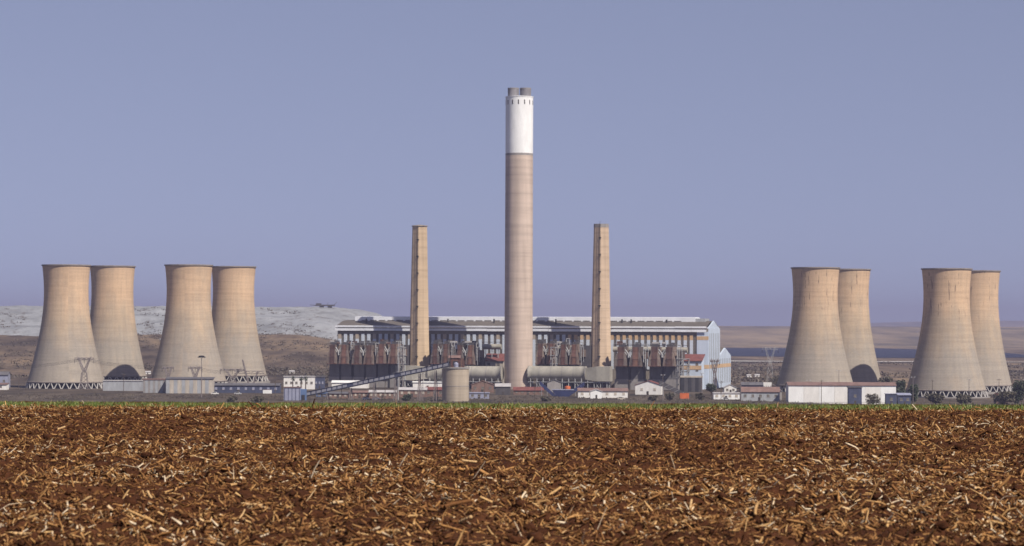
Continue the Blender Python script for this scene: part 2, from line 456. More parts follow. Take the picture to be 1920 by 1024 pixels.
# distant blue ridge
rx = np.linspace(-9000, 9000, 240); ry = np.linspace(18500, 23500, 30)
def ridge_fn(X, Y):
    h = 20 + 60 * fbm(X / 1500.0 + 5, Y / 9000.0, 5, 41) + 48 * sst(2300, 3400, X)
    return -20 + (h + 20) * sst(18500, 20500, Y)
rd = add('hills', grid_mesh('hills', rx, ry, ridge_fn), M['veld'], smooth=True)
tag(rd, 'low hazy blue ridge on the far horizon', kind='structure')

# reservoir on the plain at the right
def water_material():
    m, nt, b = nodes('reservoir_water')
    mp = mapped(nt, (0.02, 0.2, 1), 'Position'); n1 = noise(nt, mp, 1.0, 4.0)
    r = ramp(nt, n1.outputs[0], [(0.35, (0.012, 0.016, 0.035)), (0.7, (0.022, 0.028, 0.055))])
    nt.links.new(r.outputs[0], b.inputs['Base Color']); b.inputs['Roughness'].default_value = 0.55
    b.inputs['Specular IOR Level'].default_value = 0.08
    return m
w = MB(); pts = []
for k in range(60):
    a = 2 * math.pi * k / 60
    c_, s_ = math.cos(a), math.sin(a)
    pts.append((590 + 300 * math.copysign(abs(c_) ** 0.5, c_) * (1 + 0.06 * math.sin(5 * a)), 4880 + 880 * math.copysign(abs(s_) ** 0.6, s_) * (1 + 0.05 * math.sin(7 * a)), 0.35))
w.quad(*pts)
o = add('reservoir', w, water_material()); tag(o, 'dark blue reservoir on the plain at the right', kind='structure')
# pale haul road crossing the plain
w = MB(); px_ = np.linspace(140, 1500, 40)
for a, b_ in zip(px_[:-1], px_[1:]):
    ya = 3440 + 25 * math.sin(a / 90.0); yb = 3440 + 25 * math.sin(b_ / 90.0)
    w.quad((a, ya, gz(a, ya) + 0.9), (b_, yb, gz(b_, yb) + 0.9), (b_, yb + 60, gz(b_, yb + 60) + 0.9), (a, ya + 60, gz(a, ya + 60) + 0.9))
o = add('road', w, plain('pale_gravel', (0.42, 0.39, 0.36), 0.2, 0.05, 0.95, coord='Position')); tag(o, 'pale gravel haul road below the reservoir', kind='structure')

# ------------------------------------------------------------------ ploughed field in the foreground
def soil_h(X, Y):
    low = 0.10 * (fbm(X / 5.0, Y / 2.6, 2, 51) - 0.5)
    clod = 0.23 * (fbm(X / 0.28, Y / 0.28, 4, 55) - 0.5)
    furrow = 0.025 * np.sin(Y / 0.75 * 2 * math.pi + 2.0 * vnoise(X / 3.0, Y / 3.0, 61))
    return 43.215 + (low + clod + furrow) * (1 - 0.75 * sst(53, 57.5, Y))

def soil_material():
    m, nt, b = nodes('red_brown_soil'); L = nt.links
    mp = mapped(nt, (1, 1, 1), 'Position')
    n1 = noise(nt, mp, 1.2, 6.0, 0.65); n2 = noise(nt, mp, 14.0, 5.0, 0.65)
    r1 = ramp(nt, n1.outputs[0], [(0.3, (0.042, 0.0155, 0.0075)), (0.55, (0.068, 0.025, 0.011)), (0.72, (0.10, 0.040, 0.018))])
    r2 = ramp(nt, n2.outputs[0], [(0.35, (0.65, 0.65, 0.65)), (0.7, (1.3, 1.3, 1.3))])
    L.new(mix(nt, 1.0, r1.outputs[0], r2.outputs[0], 'MULTIPLY'), b.inputs['Base Color'])
    bp = nn(nt, 'ShaderNodeBump'); bp.inputs['Strength'].default_value = 1.0; bp.inputs['Distance'].default_value = 0.05
    L.new(n2.outputs[0], bp.inputs['Height']); L.new(bp.outputs[0], b.inputs['Normal'])
    b.inputs['Roughness'].default_value = 0.95; b.inputs['Specular IOR Level'].default_value = 0.1
    return m
M['soil'] = soil_material()
def coarse_fn(X, Y):
    inside = (np.abs(X) < 17.5) & (Y > 16.2) & (Y < 61)
    return np.where(inside, 42.95, soil_h(X, Y) - 0.02)
fld = add('field', grid_mesh('field', np.arange(-160, 160.1, 0.6), np.arange(-30, 61.1, 0.6), coarse_fn), M['soil'])
tag(fld, 'red brown ploughed field in the foreground', kind='structure')
add('soil_surface', grid_mesh('soil_near', np.arange(-9.0, 9.01, 0.033), np.arange(15.6, 31.0, 0.033), soil_h), M['soil'], fld)
add('soil_surface', grid_mesh('soil_far', np.arange(-18.2, 18.21, 0.08), np.arange(30.9, 61.6, 0.08), soil_h), M['soil'], fld)

def region_pts(n, y0, y1, mx=1.30, power=1.0):
    y = y0 + (y1 - y0) * RNG.random(n) ** power
    x = (RNG.random(n) * 2 - 1) * (y * 0.192 * mx + 0.8)
    return x, y

def set_attr(me, name, vals):
    a = me.attributes.new(name, 'FLOAT', 'POINT'); a.data.foreach_set('value', np.ascontiguousarray(vals, dtype=np.float32))

def straw_material():
    m, nt, b = nodes('dry_straw'); L = nt.links
    at = nn(nt, 'ShaderNodeAttribute', attribute_name='tone')
    r = ramp(nt, at.outputs['Fac'], [(0.0, (0.040, 0.014, 0.006)), (0.25, (0.088, 0.034, 0.013)), (0.50, (0.185, 0.083, 0.030)), (0.74, (0.36, 0.185, 0.066)), (0.92, (0.50, 0.31, 0.135)), (1.0, (0.62, 0.50, 0.35))])
    mp = mapped(nt, (1, 1, 1), 'Position'); n1 = noise(nt, mp, 40.0, 2.0)
    v = ramp(nt, n1.outputs[0], [(0.3, (0.7, 0.7, 0.7)), (0.7, (1.2, 1.2, 1.2))])
    L.new(mix(nt, 1.0, r.outputs[0], v.outputs[0], 'MULTIPLY'), b.inputs['Base Color'])
    b.inputs['Roughness'].default_value = 0.75; b.inputs['Specular IOR Level'].default_value = 0.12
    return m
M['straw'] = straw_material()

def straw_mesh(name, x, y, z, ln, wd, th, yaw, pitch, tone, bend):
    """tapering three-sided pieces, bent in the middle"""
    n = len(x)
    d = np.stack([np.cos(yaw) * np.cos(pitch), np.sin(yaw) * np.cos(pitch), np.sin(pitch)], -1)
    s = np.stack([-np.sin(yaw), np.cos(yaw), np.zeros(n)], -1)
    roll = RNG.random(n) * 6.28
    u0 = np.cross(d, s); u = u0 * np.cos(roll)[:, None] + s * np.sin(roll)[:, None]; s = s * np.cos(roll)[:, None] - u0 * np.sin(roll)[:, None]
    c = np.stack([x, y, z], -1); e0 = RNG.uniform(0.3, 1.0, n); e1 = RNG.uniform(0.1, 1.0, n); tm = RNG.uniform(-0.25, 0.25, n)
    two = bend is not None; rings = []
    for t, wf in ((np.full(n, -0.5), e0), (tm, np.ones(n)), (np.full(n, 0.5), e1)) if two else ((np.full(n, -0.5), np.ones(n)), (np.full(n, 0.5), e1)):
        p = c + d * (ln * t)[:, None]
        if two: p = p + u * (bend * ln * (0.25 - t * t))[:, None]
        for k in range(3):
            a = 2 * math.pi * k / 3 + 0.5
            rings.append(p + s * (wd * 0.5 * wf * math.cos(a))[:, None] + u * (th * 0.5 * wf * math.sin(a))[:, None])
    v = np.stack(rings, 1).reshape(-1, 3); m = len(rings)
    fs = [[i + k, i + (k + 1) % 3, i + 3 + (k + 1) % 3, i + 3 + k] for i in range(0, m - 3, 3) for k in range(3)]
    f = (np.array(fs)[None] + (np.arange(n) * m)[:, None, None]).reshape(-1, 4)
    me = np_mesh(name, v, f); set_attr(me, 'tone', np.repeat(tone, m)); return me

def patches(x, y):
    return fbm(x / 2.2, y / 3.4, 3, 71)

def litter(n, y0, y1, power, smin, long):
    x, y = region_pts(n, y0, y1, power=power)
    pa = patches(x, y)
    keep = RNG.random(len(x)) < np.clip(0.62 + 1.9 * (pa - 0.40), 0.42, 1.0)
    x, y, pa = x[keep], y[keep], pa[keep]; n = len(x)
    if long:
        ln = np.clip(RNG.lognormal(math.log(0.13), 0.40, n), 0.07, 0.34); wd = np.clip(RNG.lognormal(math.log(0.021), 0.4, n), 0.008, 0.05)
        bend = RNG.normal(0, 0.5, n)
    else:
        ln = np.clip(RNG.lognormal(math.log(0.052), 0.50, n), smin, 0.16); wd = np.clip(RNG.lognormal(math.log(0.023), 0.42, n), 0.008, 0.055)
        bend = None
    th = wd * RNG.uniform(0.25, 0.9, n)
    yaw = RNG.random(n) * 2 * math.pi
    pitch = np.clip(RNG.normal(0.05, 0.42, n), -1.3, 1.3)
    tone = np.clip(RNG.beta(1.6, 2.0, n) * (0.74 + 0.6 * pa) + (0.08 if long else 0.03), 0, 1)
    z = soil_h(x, y) + 0.004 + np.abs(np.sin(pitch)) * ln * 0.28 + RNG.random(n) * 0.014
    return straw_mesh('straw', x, y, z, ln, wd, th, yaw, pitch, tone, bend)
for n_, a_, b_, p_, sm_, lg, lab in ((92000, 16.5, 33, 0.85, 0.02, False, 'chopped tan straw bits strewn over the near part of the field'),
                                    (9000, 16.5, 33, 0.85, 0.02, True, 'bent tan leaf strips and stems tangled over the near part of the field'),
                                    (185000, 33, 57.6, 0.85, 0.03, False, 'chopped tan straw bits strewn over the far part of the field'),
                                    (14000, 33, 58.5, 0.8, 0.03, True, 'bent tan leaf strips and stems tangled over the far part of the field')):
    tag(add('straw_litter', litter(n_, a_, b_, p_, sm_, lg), M['straw']), lab, 'straw', kind='stuff')

# clods
def clods(n):
    x, y = region_pts(n, 16.5, 56, power=0.9)
    r = np.clip(RNG.lognormal(math.log(0.022), 0.5, n), 0.008, 0.075)
    t = (1 + 5 ** 0.5) / 2
    iv = np.array([(-1, t, 0), (1, t, 0), (-1, -t, 0), (1, -t, 0), (0, -1, t), (0, 1, t), (0, -1, -t), (0, 1, -t), (t, 0, -1), (t, 0, 1), (-t, 0, -1), (-t, 0, 1)]) / math.hypot(1, t)
    itf = np.array([(0, 11, 5), (0, 5, 1), (0, 1, 7), (0, 7, 10), (0, 10, 11), (1, 5, 9), (5, 11, 4), (11, 10, 2), (10, 7, 6), (7, 1, 8), (3, 9, 4), (3, 4, 2), (3, 2, 6), (3, 6, 8), (3, 8, 9), (4, 9, 5), (2, 4, 11), (6, 2, 10), (8, 6, 7), (9, 8, 1)])
    v = iv[None] * (r[:, None, None] * RNG.uniform(0.65, 1.3, (n, 12, 1))) * np.array([1.2, 1.0, 0.75])
    a = RNG.random(n) * 6.28; ca, sa = np.cos(a)[:, None], np.sin(a)[:, None]
    vx = v[..., 0] * ca - v[..., 1] * sa; vy = v[..., 0] * sa + v[..., 1] * ca
    P = np.stack([vx + x[:, None], vy + y[:, None], v[..., 2] + (soil_h(x, y) + r * 0.25)[:, None]], -1).reshape(-1, 3)
    f = (itf[None] + (np.arange(n) * 12)[:, None, None]).reshape(-1, 3)
    return np_mesh('clods', P, f)
o = add('soil_clods', clods(16000), M['soil']); tag(o, 'red brown clods of ploughed earth between the straw', 'soil', kind='stuff')

# green strip on the crest
def grass_material():
    m, nt, b = nodes('fresh_grass'); L = nt.links
    at = nn(nt, 'ShaderNodeAttribute', attribute_name='tone')
    r = ramp(nt, at.outputs['Fac'], [(0.0, (0.060, 0.100, 0.015)), (0.5, (0.115, 0.160, 0.026)), (0.75, (0.18, 0.18, 0.045)), (1.0, (0.34, 0.25, 0.10))])
    L.new(r.outputs[0], b.inputs['Base Color']); b.inputs['Roughness'].default_value = 0.6
    return m
def grass(n):
    y = RNG.uniform(56.5, 62.5, n); x = RNG.uniform(-19, 19, n)
    keep = RNG.random(n) < np.clip((y - 56.3) / 2.0, 0.12, 1) * np.clip(0.5 + 1.6 * (fbm(x / 0.7, y / 0.7, 2, 81) - 0.3), 0.15, 1)
    x, y = x[keep], y[keep]; n = len(x)
    h = np.clip(RNG.normal(0.052, 0.022, n), 0.012, 0.14) * (0.6 + 0.8 * fbm(x / 1.1, y / 1.1, 3, 85))
    w_ = RNG.uniform(0.008, 0.018, n); a = RNG.random(n) * math.pi; lean = RNG.normal(0, 0.35, (n, 2)) * h[:, None]
    zb = np.where(y < FIELD_END, soil_h(x, y), ground_h(x, y)) - 0.01
    P = np.zeros((n, 3, 3))
    P[:, 0] = np.stack([x - w_ * np.cos(a), y - w_ * np.sin(a), zb], -1)
    P[:, 1] = np.stack([x + w_ * np.cos(a), y + w_ * np.sin(a), zb], -1)
    P[:, 2] = np.stack([x + lean[:, 0], y + lean[:, 1], zb + h + 0.01], -1)
    me = np_mesh('grass', P.reshape(-1, 3), np.arange(3 * n).reshape(-1, 3))
    set_attr(me, 'tone', np.repeat(np.clip(RNG.beta(2, 2.8, n) + 0.35 * (RNG.random(n) < 0.10), 0, 1), 3)); return me
o = add('grass', grass(130000), grass_material()); tag(o, 'short fresh green grass along the far edge of the field', 'grass', kind='stuff')

# larger stalks lying singly on the soil
def stalk_mesh(name, ln, r, bend, tone):
    mb = MB(); n = 5; prev = None
    for i in range(n):
        t0, t1 = i / n - 0.5, (i + 1) / n - 0.5
        p0 = Vector((t0 * ln, bend * ln * (0.25 - t0 * t0), 0)); p1 = Vector((t1 * ln, bend * ln * (0.25 - t1 * t1), 0))
        mb.tube(p0, p1, r * (1.15 if i % 2 == 0 else 1.0), r * (0.95 if i % 2 == 0 else 1.15), 7)
    me = mb.mesh(name); set_attr(me, 'tone', np.full(len(me.vertices), tone)); me.materials.append(M['straw']); smooth_mesh(me); return me
stalks = [stalk_mesh('stalk', 0.30, 0.012, 0.10, 0.86), stalk_mesh('stalk', 0.24, 0.010, -0.2, 0.78), stalk_mesh('stalk', 0.38, 0.011, 0.28, 0.72), stalk_mesh('stalk', 0.20, 0.013, 0.05, 0.93)]
def stalk(x, y, yaw, pitch, k, label, group=None, s=1.0):
    xx, yy = x + (y - HZ) * ROLL, y - (x - 960) * ROLL
    d = 1.785 * F / (yy - HZ)
    X = (xx - 960) * d / F
    o = add('stalk', stalks[k], None); o.scale = (s, s, s)
    o.location = (X, d, float(soil_h(np.array(X), np.array(d))) + 0.016 + abs(math.sin(pitch)) * 0.10 * s)
    o.rotation_euler = (0, pitch, yaw)
    return tag(o, label, 'stalk', group)
stalk(1155, 978, R(-65), R(8), 0, 'thick whitish stalk lying slantwise near the bottom edge, right of centre', s=1.25)
stalk(1295, 962, R(80), R(-35), 3, 'short bright white stalk end standing up near the bottom right', s=0.9)
stalk(122, 950, R(40), R(-8), 0, 'pale broken stalk with a white cut end near the bottom left corner', s=0.95)
stalk(322, 1000, R(50), R(-10), 1, 'long tan stalk lying aslant at the bottom edge, left of centre', s=1.2)
stalk(945, 890, R(50), R(-12), 2, 'long bent tan stalk in the middle of the field below the chimney')
stalk(375, 798, R(-70), R(5), 2, 'long thin tan stalk at the top of the field below the pale shed', s=1.4)
for i in range(110):
    y = 775 + 245 * random.random() ** 0.8; x = random.uniform(5, 1915)
    stalk(x, y, random.uniform(0, 2 * math.pi), random.gauss(0, 0.22), random.randrange(4), 'loose tan stalk lying among the chopped straw on the brown soil', 'loose stalks on the field', random.uniform(0.55, 1.15))

# ------------------------------------------------------------------ cooling towers
def tower_r(z, rb):
    rt, zt = 15.7, 69.0
    c = (zt - 5.0) / math.sqrt((rb / rt) ** 2 - 1) if z < zt else 46.0
    return rt * math.sqrt(1 + ((z - zt) / c) ** 2)
def make_tower(rb, m):
    t = thing('cooling_tower', '', 'cooling tower')
    zs = [5.0 + 83.0 * i / 44 for i in range(45)]
    outer = [(tower_r(z, rb), z) for z in zs]
    prof = outer + [(outer[-1][0] - 0.5, 88.0)] + [(r - 0.7, z) for r, z in reversed(outer[:-1])] + [outer[0]]
    add('shell', MB().lathe(prof, 112), m, t, smooth=True)
    rr = outer[-1][0]
    add('rim', MB().lathe([(rr - 0.6, 87.5), (rr + 0.55, 87.5), (rr + 0.55, 88.35), (rr - 0.6, 88.35), (rr - 0.6, 87.5)], 112), M['rim'], t)
    add('lower_ring', MB().lathe([(rb + 0.05, 4.6), (rb + 0.35, 4.6), (rb + 0.30, 5.7), (rb - 0.1, 5.7)], 112), M['rim'], t, smooth=True)
    add('basin', MB().lathe([(rb + 2.6, -1.0), (rb + 2.6, 0.8), (rb + 2.2, 0.8), (rb + 2.2, -1.0)], 80), M['chim_grey'], t)
    add('packing', MB().lathe([(rb - 4, -0.6), (rb - 4, 4.8), (0.5, 5.2)], 48), M['pack'], t)
    me = MB().tube((rb + 1.3, 0, 0), (rb - 0.2, 2.3, 4.9), 0.42, 0.36, 6).tube((rb + 1.3, 0, 0), (rb - 0.2, -2.3, 4.9), 0.42, 0.36, 6).mesh('leg')
    for k in range(32):
        add('leg', me, M['leg'], t, rotz=2 * math.pi * k / 32)
    return t
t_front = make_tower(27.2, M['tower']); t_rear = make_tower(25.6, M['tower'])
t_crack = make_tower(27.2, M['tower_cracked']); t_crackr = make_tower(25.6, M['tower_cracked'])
TG = 'concrete cooling towers'
for proto, x, yt, Y, sc, lab in (
    (t_front, 124.5, 497, 1897, 1.0, 'wide front cooling tower at the far left, lattice pylon before it, legs showing'),
    (t_rear, 211, 499, 1998, 0.99, 'rear cooling tower with round shadow at its foot, second from the left'),
    (None, 354, 497, 1915, 1.0, 'front cooling tower third from the left, tall floodlight mast before it'),
    (None, 438, 500, 2000, 0.98, 'rear cooling tower fourth from the left, behind the long blue-walled depot'),
    (t_crack, 1529, 502, 1905, 1.01, 'front streaked cooling tower standing behind the long white building'),
    (t_crackr, 1589, 505, 1978, 1.0, 'rear cooling tower with a shadow at its foot, above end of the white building'),
    (None, 1775, 504, 1895, 1.035, 'large front cooling tower at the far right with legs behind dark trees'),
    (None, 1831, 508, 2000, 1.03, 'rearmost cooling tower at the right edge, half hidden by the big one')):
    top = pt(x, yt, Y); z0 = top.z - 88.2 * sc
    if proto is None:
        src = {354: t_front, 438: t_rear, 1775: t_crack, 1831: t_crackr}[x]
        o = dup(src, (top.x, Y, z0), random.uniform(0, 6), lab, TG, (sc, sc, sc))
    else:
        o = proto; o.location = (top.x, Y, z0); o.scale = (sc, sc, sc); o['label'] = lab; o['group'] = TG
        o.rotation_euler = (0, 0, random.uniform(0, 6))

# ------------------------------------------------------------------ main chimney
Yc = 1913.0; b0 = pt(972, 728, Yc); zt = pt(972, 182, Yc).z; zw = pt(972, 288, Yc).z
mc = thing('main_chimney', 'tallest chimney, tan concrete with white painted top and two flues', 'chimney', (b0.x, Yc, 0))
s_ = Yc / F
def mcr(z): return (26.6 - 1.0 * (z / zt)) * s_
add('shaft', MB().lathe([(mcr(z), z) for z in np.linspace(-0.5, zw - 1.6, 50)], 72), M['chim'], mc, smooth=True)
add('grey_ring', MB().lathe([(mcr(zw) + 0.03, zw - 1.6), (mcr(zw) + 0.03, zw)], 72), M['chim_grey'], mc, smooth=True)
rw = mcr(zw)
wb = add('white_band', MB().lathe([(rw + 0.02, zw), (rw + 0.02, zt)], 72).lathe([(rw + 0.02, zt), (rw - 0.8, zt), (rw - 0.8, zt - 2), (0.3, zt - 2)], 72), M['white'], mc)
for i, p in enumerate(wb.data.polygons): p.use_smooth = i < 72
me = MB().box(rw - 0.5, -0.38, zt - 5.8, rw + 0.12, 0.38, zt - 2.6).mesh('vent_slot')
for k in range(14): add('vent_slot', me, M['slot'], wb, rotz=2 * math.pi * (k + 0.35) / 14)
for dx in (-4.35, 4.35):
    r_ = 4.0
    fl = add('flue', MB().lathe([(r_, zt - 3), (r_, zt + 6.5), (r_ - 0.25, zt + 6.5), (r_ - 0.25, zt - 3)], 32, dx, 0.6), M['flue'], mc, smooth=False)
    add('flue_band', MB().lathe([(r_ + 0.12, zt + 5.7), (r_ + 0.12, zt + 6.3)], 32, dx, 0.6), M['chim_grey'], fl)
lad = MB()
for k in range(40): lad.box(-0.25, -0.05, 4.0 * k + 3, 0.25, 0.05, 4.0 * k + 3.25)
add('warning_ring', MB().lathe([(rw + 0.25, zt - 0.4), (rw + 0.25, zt + 0.15), (rw - 0.1, zt + 0.15)], 72), M['white'], mc)

# ------------------------------------------------------------------ octagonal chimneys
def oct_chimney(x, yt, Y, cap, m, lab):
    top = pt(x, yt, Y); h = top.z; s = Y / F
    xb = top.x
    t = thing('octagonal_chimney', lab, 'chimney', (xb, Y, 0), 0.0, 'slim octagonal chimneys')
    kx = 1 / math.cos(math.pi / 8) * 1.0
    a0 = -math.pi / 2 - R(11.5)
    def r(z): return (20.5 - 6.4 * (z / h)) * s
    add('shaft', MB().lathe([(r(z), z) for z in np.linspace(-0.5, h, 30)] , 8, a0=a0), m, t)
    if cap == 'hat':
        add('cap', MB().lathe([(r(h) + 0.1, h - 0.5), (r(h) + 0.7, h - 0.2), (r(h) + 0.5, h + 0.35), (0.2, h + 1.1)], 8, a0=a0), M['rim'], t)
    else:
        add('cap', MB().lathe([(r(h) + 0.10, h - 2.6), (r(h) + 0.10, h), (r(h) - 0.6, h)], 8, a0=a0), M['chim_grey'], t)
        add('lightning_rod', MB().tube((-1.0, 0, h), (-1.0, 0, h + 2.4), 0.09), M['dark'], t)
    # ladder and landings up the edge between two faces
    d = Vector((math.cos(a0), math.sin(a0), 0)); side = Vector((-d.y, d.x, 0))
    lad = MB()
    for sg in (-0.35, 0.35):
        lad.tube(d * (r(2) + 0.55) + side * sg + Vector((0, 0, 14)), d * (r(h) + 0.55) + side * sg + Vector((0, 0, h)), 0.13, 0.13, 4)
    z = 15.0
    while z < h - 1:
        lad.tube(d * (r(z) + 0.55) - side * 0.35 + Vector((0, 0, z)), d * (r(z) + 0.55) + side * 0.35 + Vector((0, 0, z)), 0.09, 0.09, 4); z += 1.2
    add('ladder', lad, M['dark'], t)
    pf = MB().box(0, -0.8, 0, 1.0, 1.0, 0.2).box(0.9, -0.8, 0.2, 1.0, 1.0, 0.75).mesh('landing')
    k = 0; z = h - 10.5
    while z > 20:
        o = add('landing', pf, M['dark'], t, loc=tuple(d * (r(z) - 0.05) + Vector((0, 0, z))), rotz=a0); z -= 12.2
    return t
oct_chimney(787, 424, 1956, 'hat', M['chim_tan'], 'slim tan chimney with dark flared cap, left of the tallest one')
oct_chimney(1127.5, 420, 1925, 'ring', M['chim_pale'], 'slim pale chimney with grey top band, right of the tallest one')

# ------------------------------------------------------------------ boiler house
Pl = pt(633, 620, 1993); ROT = -R(13)
BL = 279.5
bh = thing('boiler_house', 'long boiler house with grey roof, white eaves and striped blue and orange front', 'building', (Pl.x, 1993, 0), ROT)
D1 = 55.0
body = MB().extrude_x([(0, -1), (D1, -1), (D1, 43.9), (0, 43.9)], 0, BL)
add('wall', body, M['taupe'], bh)
gb = MB().extrude_x([(0, 43.95), (D1, 43.95), (40, 46.8), (D1 / 2, 49.6), (15, 46.8)], BL - 1.0, BL + 0.02)
add('gable', gb, M['palewall'], bh)
add('roof', MB().extrude_x([(-1.2, 44.95), (-1.2, 45.2), (15, 48.7), (D1 / 2, 49.5), (40, 48.7), (D1 + 1.2, 45.2), (D1 + 1.2, 44.95), (40, 48.4), (D1 / 2, 49.2), (15, 48.4)], -0.6, BL - 0.9), M['roofgrey'], bh)
cl = add('clerestory', MB().extrude_x([(15.5, 47.5), (38, 47.5), (38, 51.9), (27.5, 52.2), (15.5, 51.9)], 9, BL - 12), M['fascia'], bh)
add('clerestory_end', MB().box(BL - 11.9, 16.2, 47.9, BL - 5, 37.5, 51.2), M['greywall'], cl)
me = MB().box(0, 15.3, 48.9, 5.2, 15.45, 49.4).mesh('vent_panel')
for k in range(36): add('vent_panel', me, M['roofgrey'], cl, loc=(14 + k * 6.8, 0.0, 0))
me = MB().lathe([(0.55, 45), (0.55, 49.8), (0.9, 49.9), (0.1, 50.6)], 8).mesh('roof_vent')
for u in (20, 61, 63.5, 82, 118, 128, 137, 165, 199, 214, 221, 247): add('roof_vent', me, M['dark'], bh, loc=(u, 8 + (u * 7) % 5, 0))
seg = 12
for k in range(seg):      # fascia boards in lengths, slightly uneven
    u0 = -1.5 + (BL + 0.5) * k / seg; u1 = -1.5 + (BL + 0.5) * (k + 1) / seg - 0.15
    j = random.uniform(-0.12, 0.12)
    add('eaves_board', MB().box(u0, -1.45, 44.15 + j, u1, -1.25, 45.3 + j), M['fascia'], bh)
    j = random.uniform(-0.1, 0.1)
    add('fascia_board', MB().box(u0, -1.9, 41.4 + j, u1, -1.6, 43.15 + j), M['fascia'], bh)
add('soffit', MB().box(-1, -1.55, 43.2155, BL - 1, -0.02, 43.7), M['darkgrey'], bh)  # dark fill: shade of the gap between the boards put into colour
add('gutter', MB().box(-1, -1.58, 41.55, BL - 8, -0.02, 41.9), M['darkgrey'], bh)
pan = MB().box(0, -0.55, 14, 2.35, 0.0, 35.4).mesh('panel'); cap = MB().box(0, -0.55, 35.45, 2.35, 0.0, 39.0).mesh('panel_cap'); capt = MB().box(0, -0.55, 35.45, 2.35, 0.0, 39.0).mesh('panel_cap_tan')
capp = MB().box(0, -0.55, 35.45, 2.35, 0.0, 39.0).mesh('panel_cap_pale')
win = MB().box(0, -0.14, 15, 1.75, -0.02, 39.2).mesh('window'); bar = MB()
for zz in np.arange(17, 39, 2.2): bar.box(0.0, -0.2, zz, 1.75, -0.145, zz + 0.18)
bar = bar.mesh('glazing_bar')
N = 60
for k in range(N):
    u = 0.6 + k * 4.5
    add('panel', pan, M['panelpale'], bh, loc=(u, 0, 0))
    if k > 38 or k % 3 == 0: add('panel_cap', cap if k > 38 else capt, M['orange'] if k > 38 else M['tanpanel'], bh, loc=(u, 0, 0))
    else: add('panel_cap', capp, M['panelpale'], bh, loc=(u, 0, 0))
    w_ = add('window', win, M['glass'], bh, loc=(u + 2.55, 0, 0))
    add('glazing_bar', bar, M['taupe'], w_)
# pale corner bay, its orange bands, end wall with fins
add('corner_panel', MB().box(BL - 8.2, -0.6, -1, BL + 0.4, 0.0, 41.4).box(BL + 0.03, 0.02, -1, BL + 0.4, D1, 43.9), M['palewall'], bh)
for z0, z1 in ((35.6, 38.3), (14.8, 17.6)):
    add('corner_band', MB().box(BL - 8.22, -0.68, z0, BL + 0.46, -0.605, z1), M['orange'], bh)
    if z0 < 20: add('end_band', MB().box(BL + 0.405, -0.6, z0, BL + 0.46, D1, z1), M['orange'], bh)
me = MB().box(BL + 0.41, 0, 4, BL + 0.46, 3.0, 40.5).mesh('end_fin')
for k in range(6): add('end_fin', me, M['fin'], bh, loc=(0, 4 + k * 8.6, 0))
# turbine hall behind, lower gable
th = thing('turbine_hall', 'lower pale blue gabled hall behind the right end of the boiler house', 'building', (Pl.x, 1993, 0), ROT)
D2 = D1 + 57
add('wall', MB().extrude_x([(D1 + 0.6, -1), (D2, -1), (D2, 23.5), ((D1 + D2) / 2, 29.3), (D1 + 0.6, 23.5)], 60, BL + 0.2), M['palewall'], th)
add('roof', MB().extrude_x([(D1 + 0.5, 23.7), (D1 + 0.5, 24.0), ((D1 + D2) / 2, 29.9), (D2 + 0.8, 23.9), (D2 + 0.8, 23.5), ((D1 + D2) / 2, 29.5)], 59, BL - 1), M['roofgrey'], th)
add('roof_monitor', MB().box(BL - 40, D1 + 20, 27, BL - 6, D1 + 36, 31.2), M['fascia'], th)
add('end_band', MB().box(BL + 0.22, D1 + 0.6, 14.8, BL + 0.3, D2, 17.6), M['orange'], th)
me = MB().box(BL + 0.21, 0, 3, BL + 0.29, 3.0, 21.5).mesh('end_fin')
for k in range(6): add('end_fin', me, M['fin'], th, loc=(0, D1 + 4 + k * 8.9, 0))

# red roofed annex at the right of the boiler house front
def annex(x0, x1, yroof, yeave, ybase, off, lab, wallm, stripes):
    Y = Yw((x0 + x1) / 2, off); a = pt(x0, yeave, Y); b = pt(x1, yeave, Y)
    L = (b.x - a.x) / math.cos(R(13)); zr = pt(x0, yroof, Y).z; ze = a.z; zb = 0.0
    t = thing('annex', lab, 'building', (a.x, Y + L * math.sin(R(13)) / 2, 0), ROT)
    d = off - 3.0 if off < 16 else 12.0
    add('wall', MB().extrude_x([(0, -1), (d, -1), (d, zr - 0.2), (0, ze)], 0, L), wallm, t)
    add('roof', MB().extrude_x([(-0.9, ze - 0.1), (-0.9, ze + 0.25), (d, zr + 0.3), (d, zr - 0.1)], -0.8, L + 0.8), M['redroof'], t)
    n = max(2, int(L / 5))
    for k in range(n):
        add('window', MB().box(L * (k + 0.3) / n, -0.1, ze - 7.5, L * (k + 0.62) / n, -0.02, ze - 1.2), M['glass'], t)
    if stripes:
        add('band', MB().box(0, -0.22, 14.4, L, -0.12, 17.2), M['orange'], t)
    return t
annex(1268, 1315, 665, 677, 735, 15, 'red roofed pale blue annex at the right foot of the boiler house', M['palewall'], True)
annex(908, 944, 664, 677, 735, 20, 'small red roofed annex left of the tallest chimney', M['cream'], False)

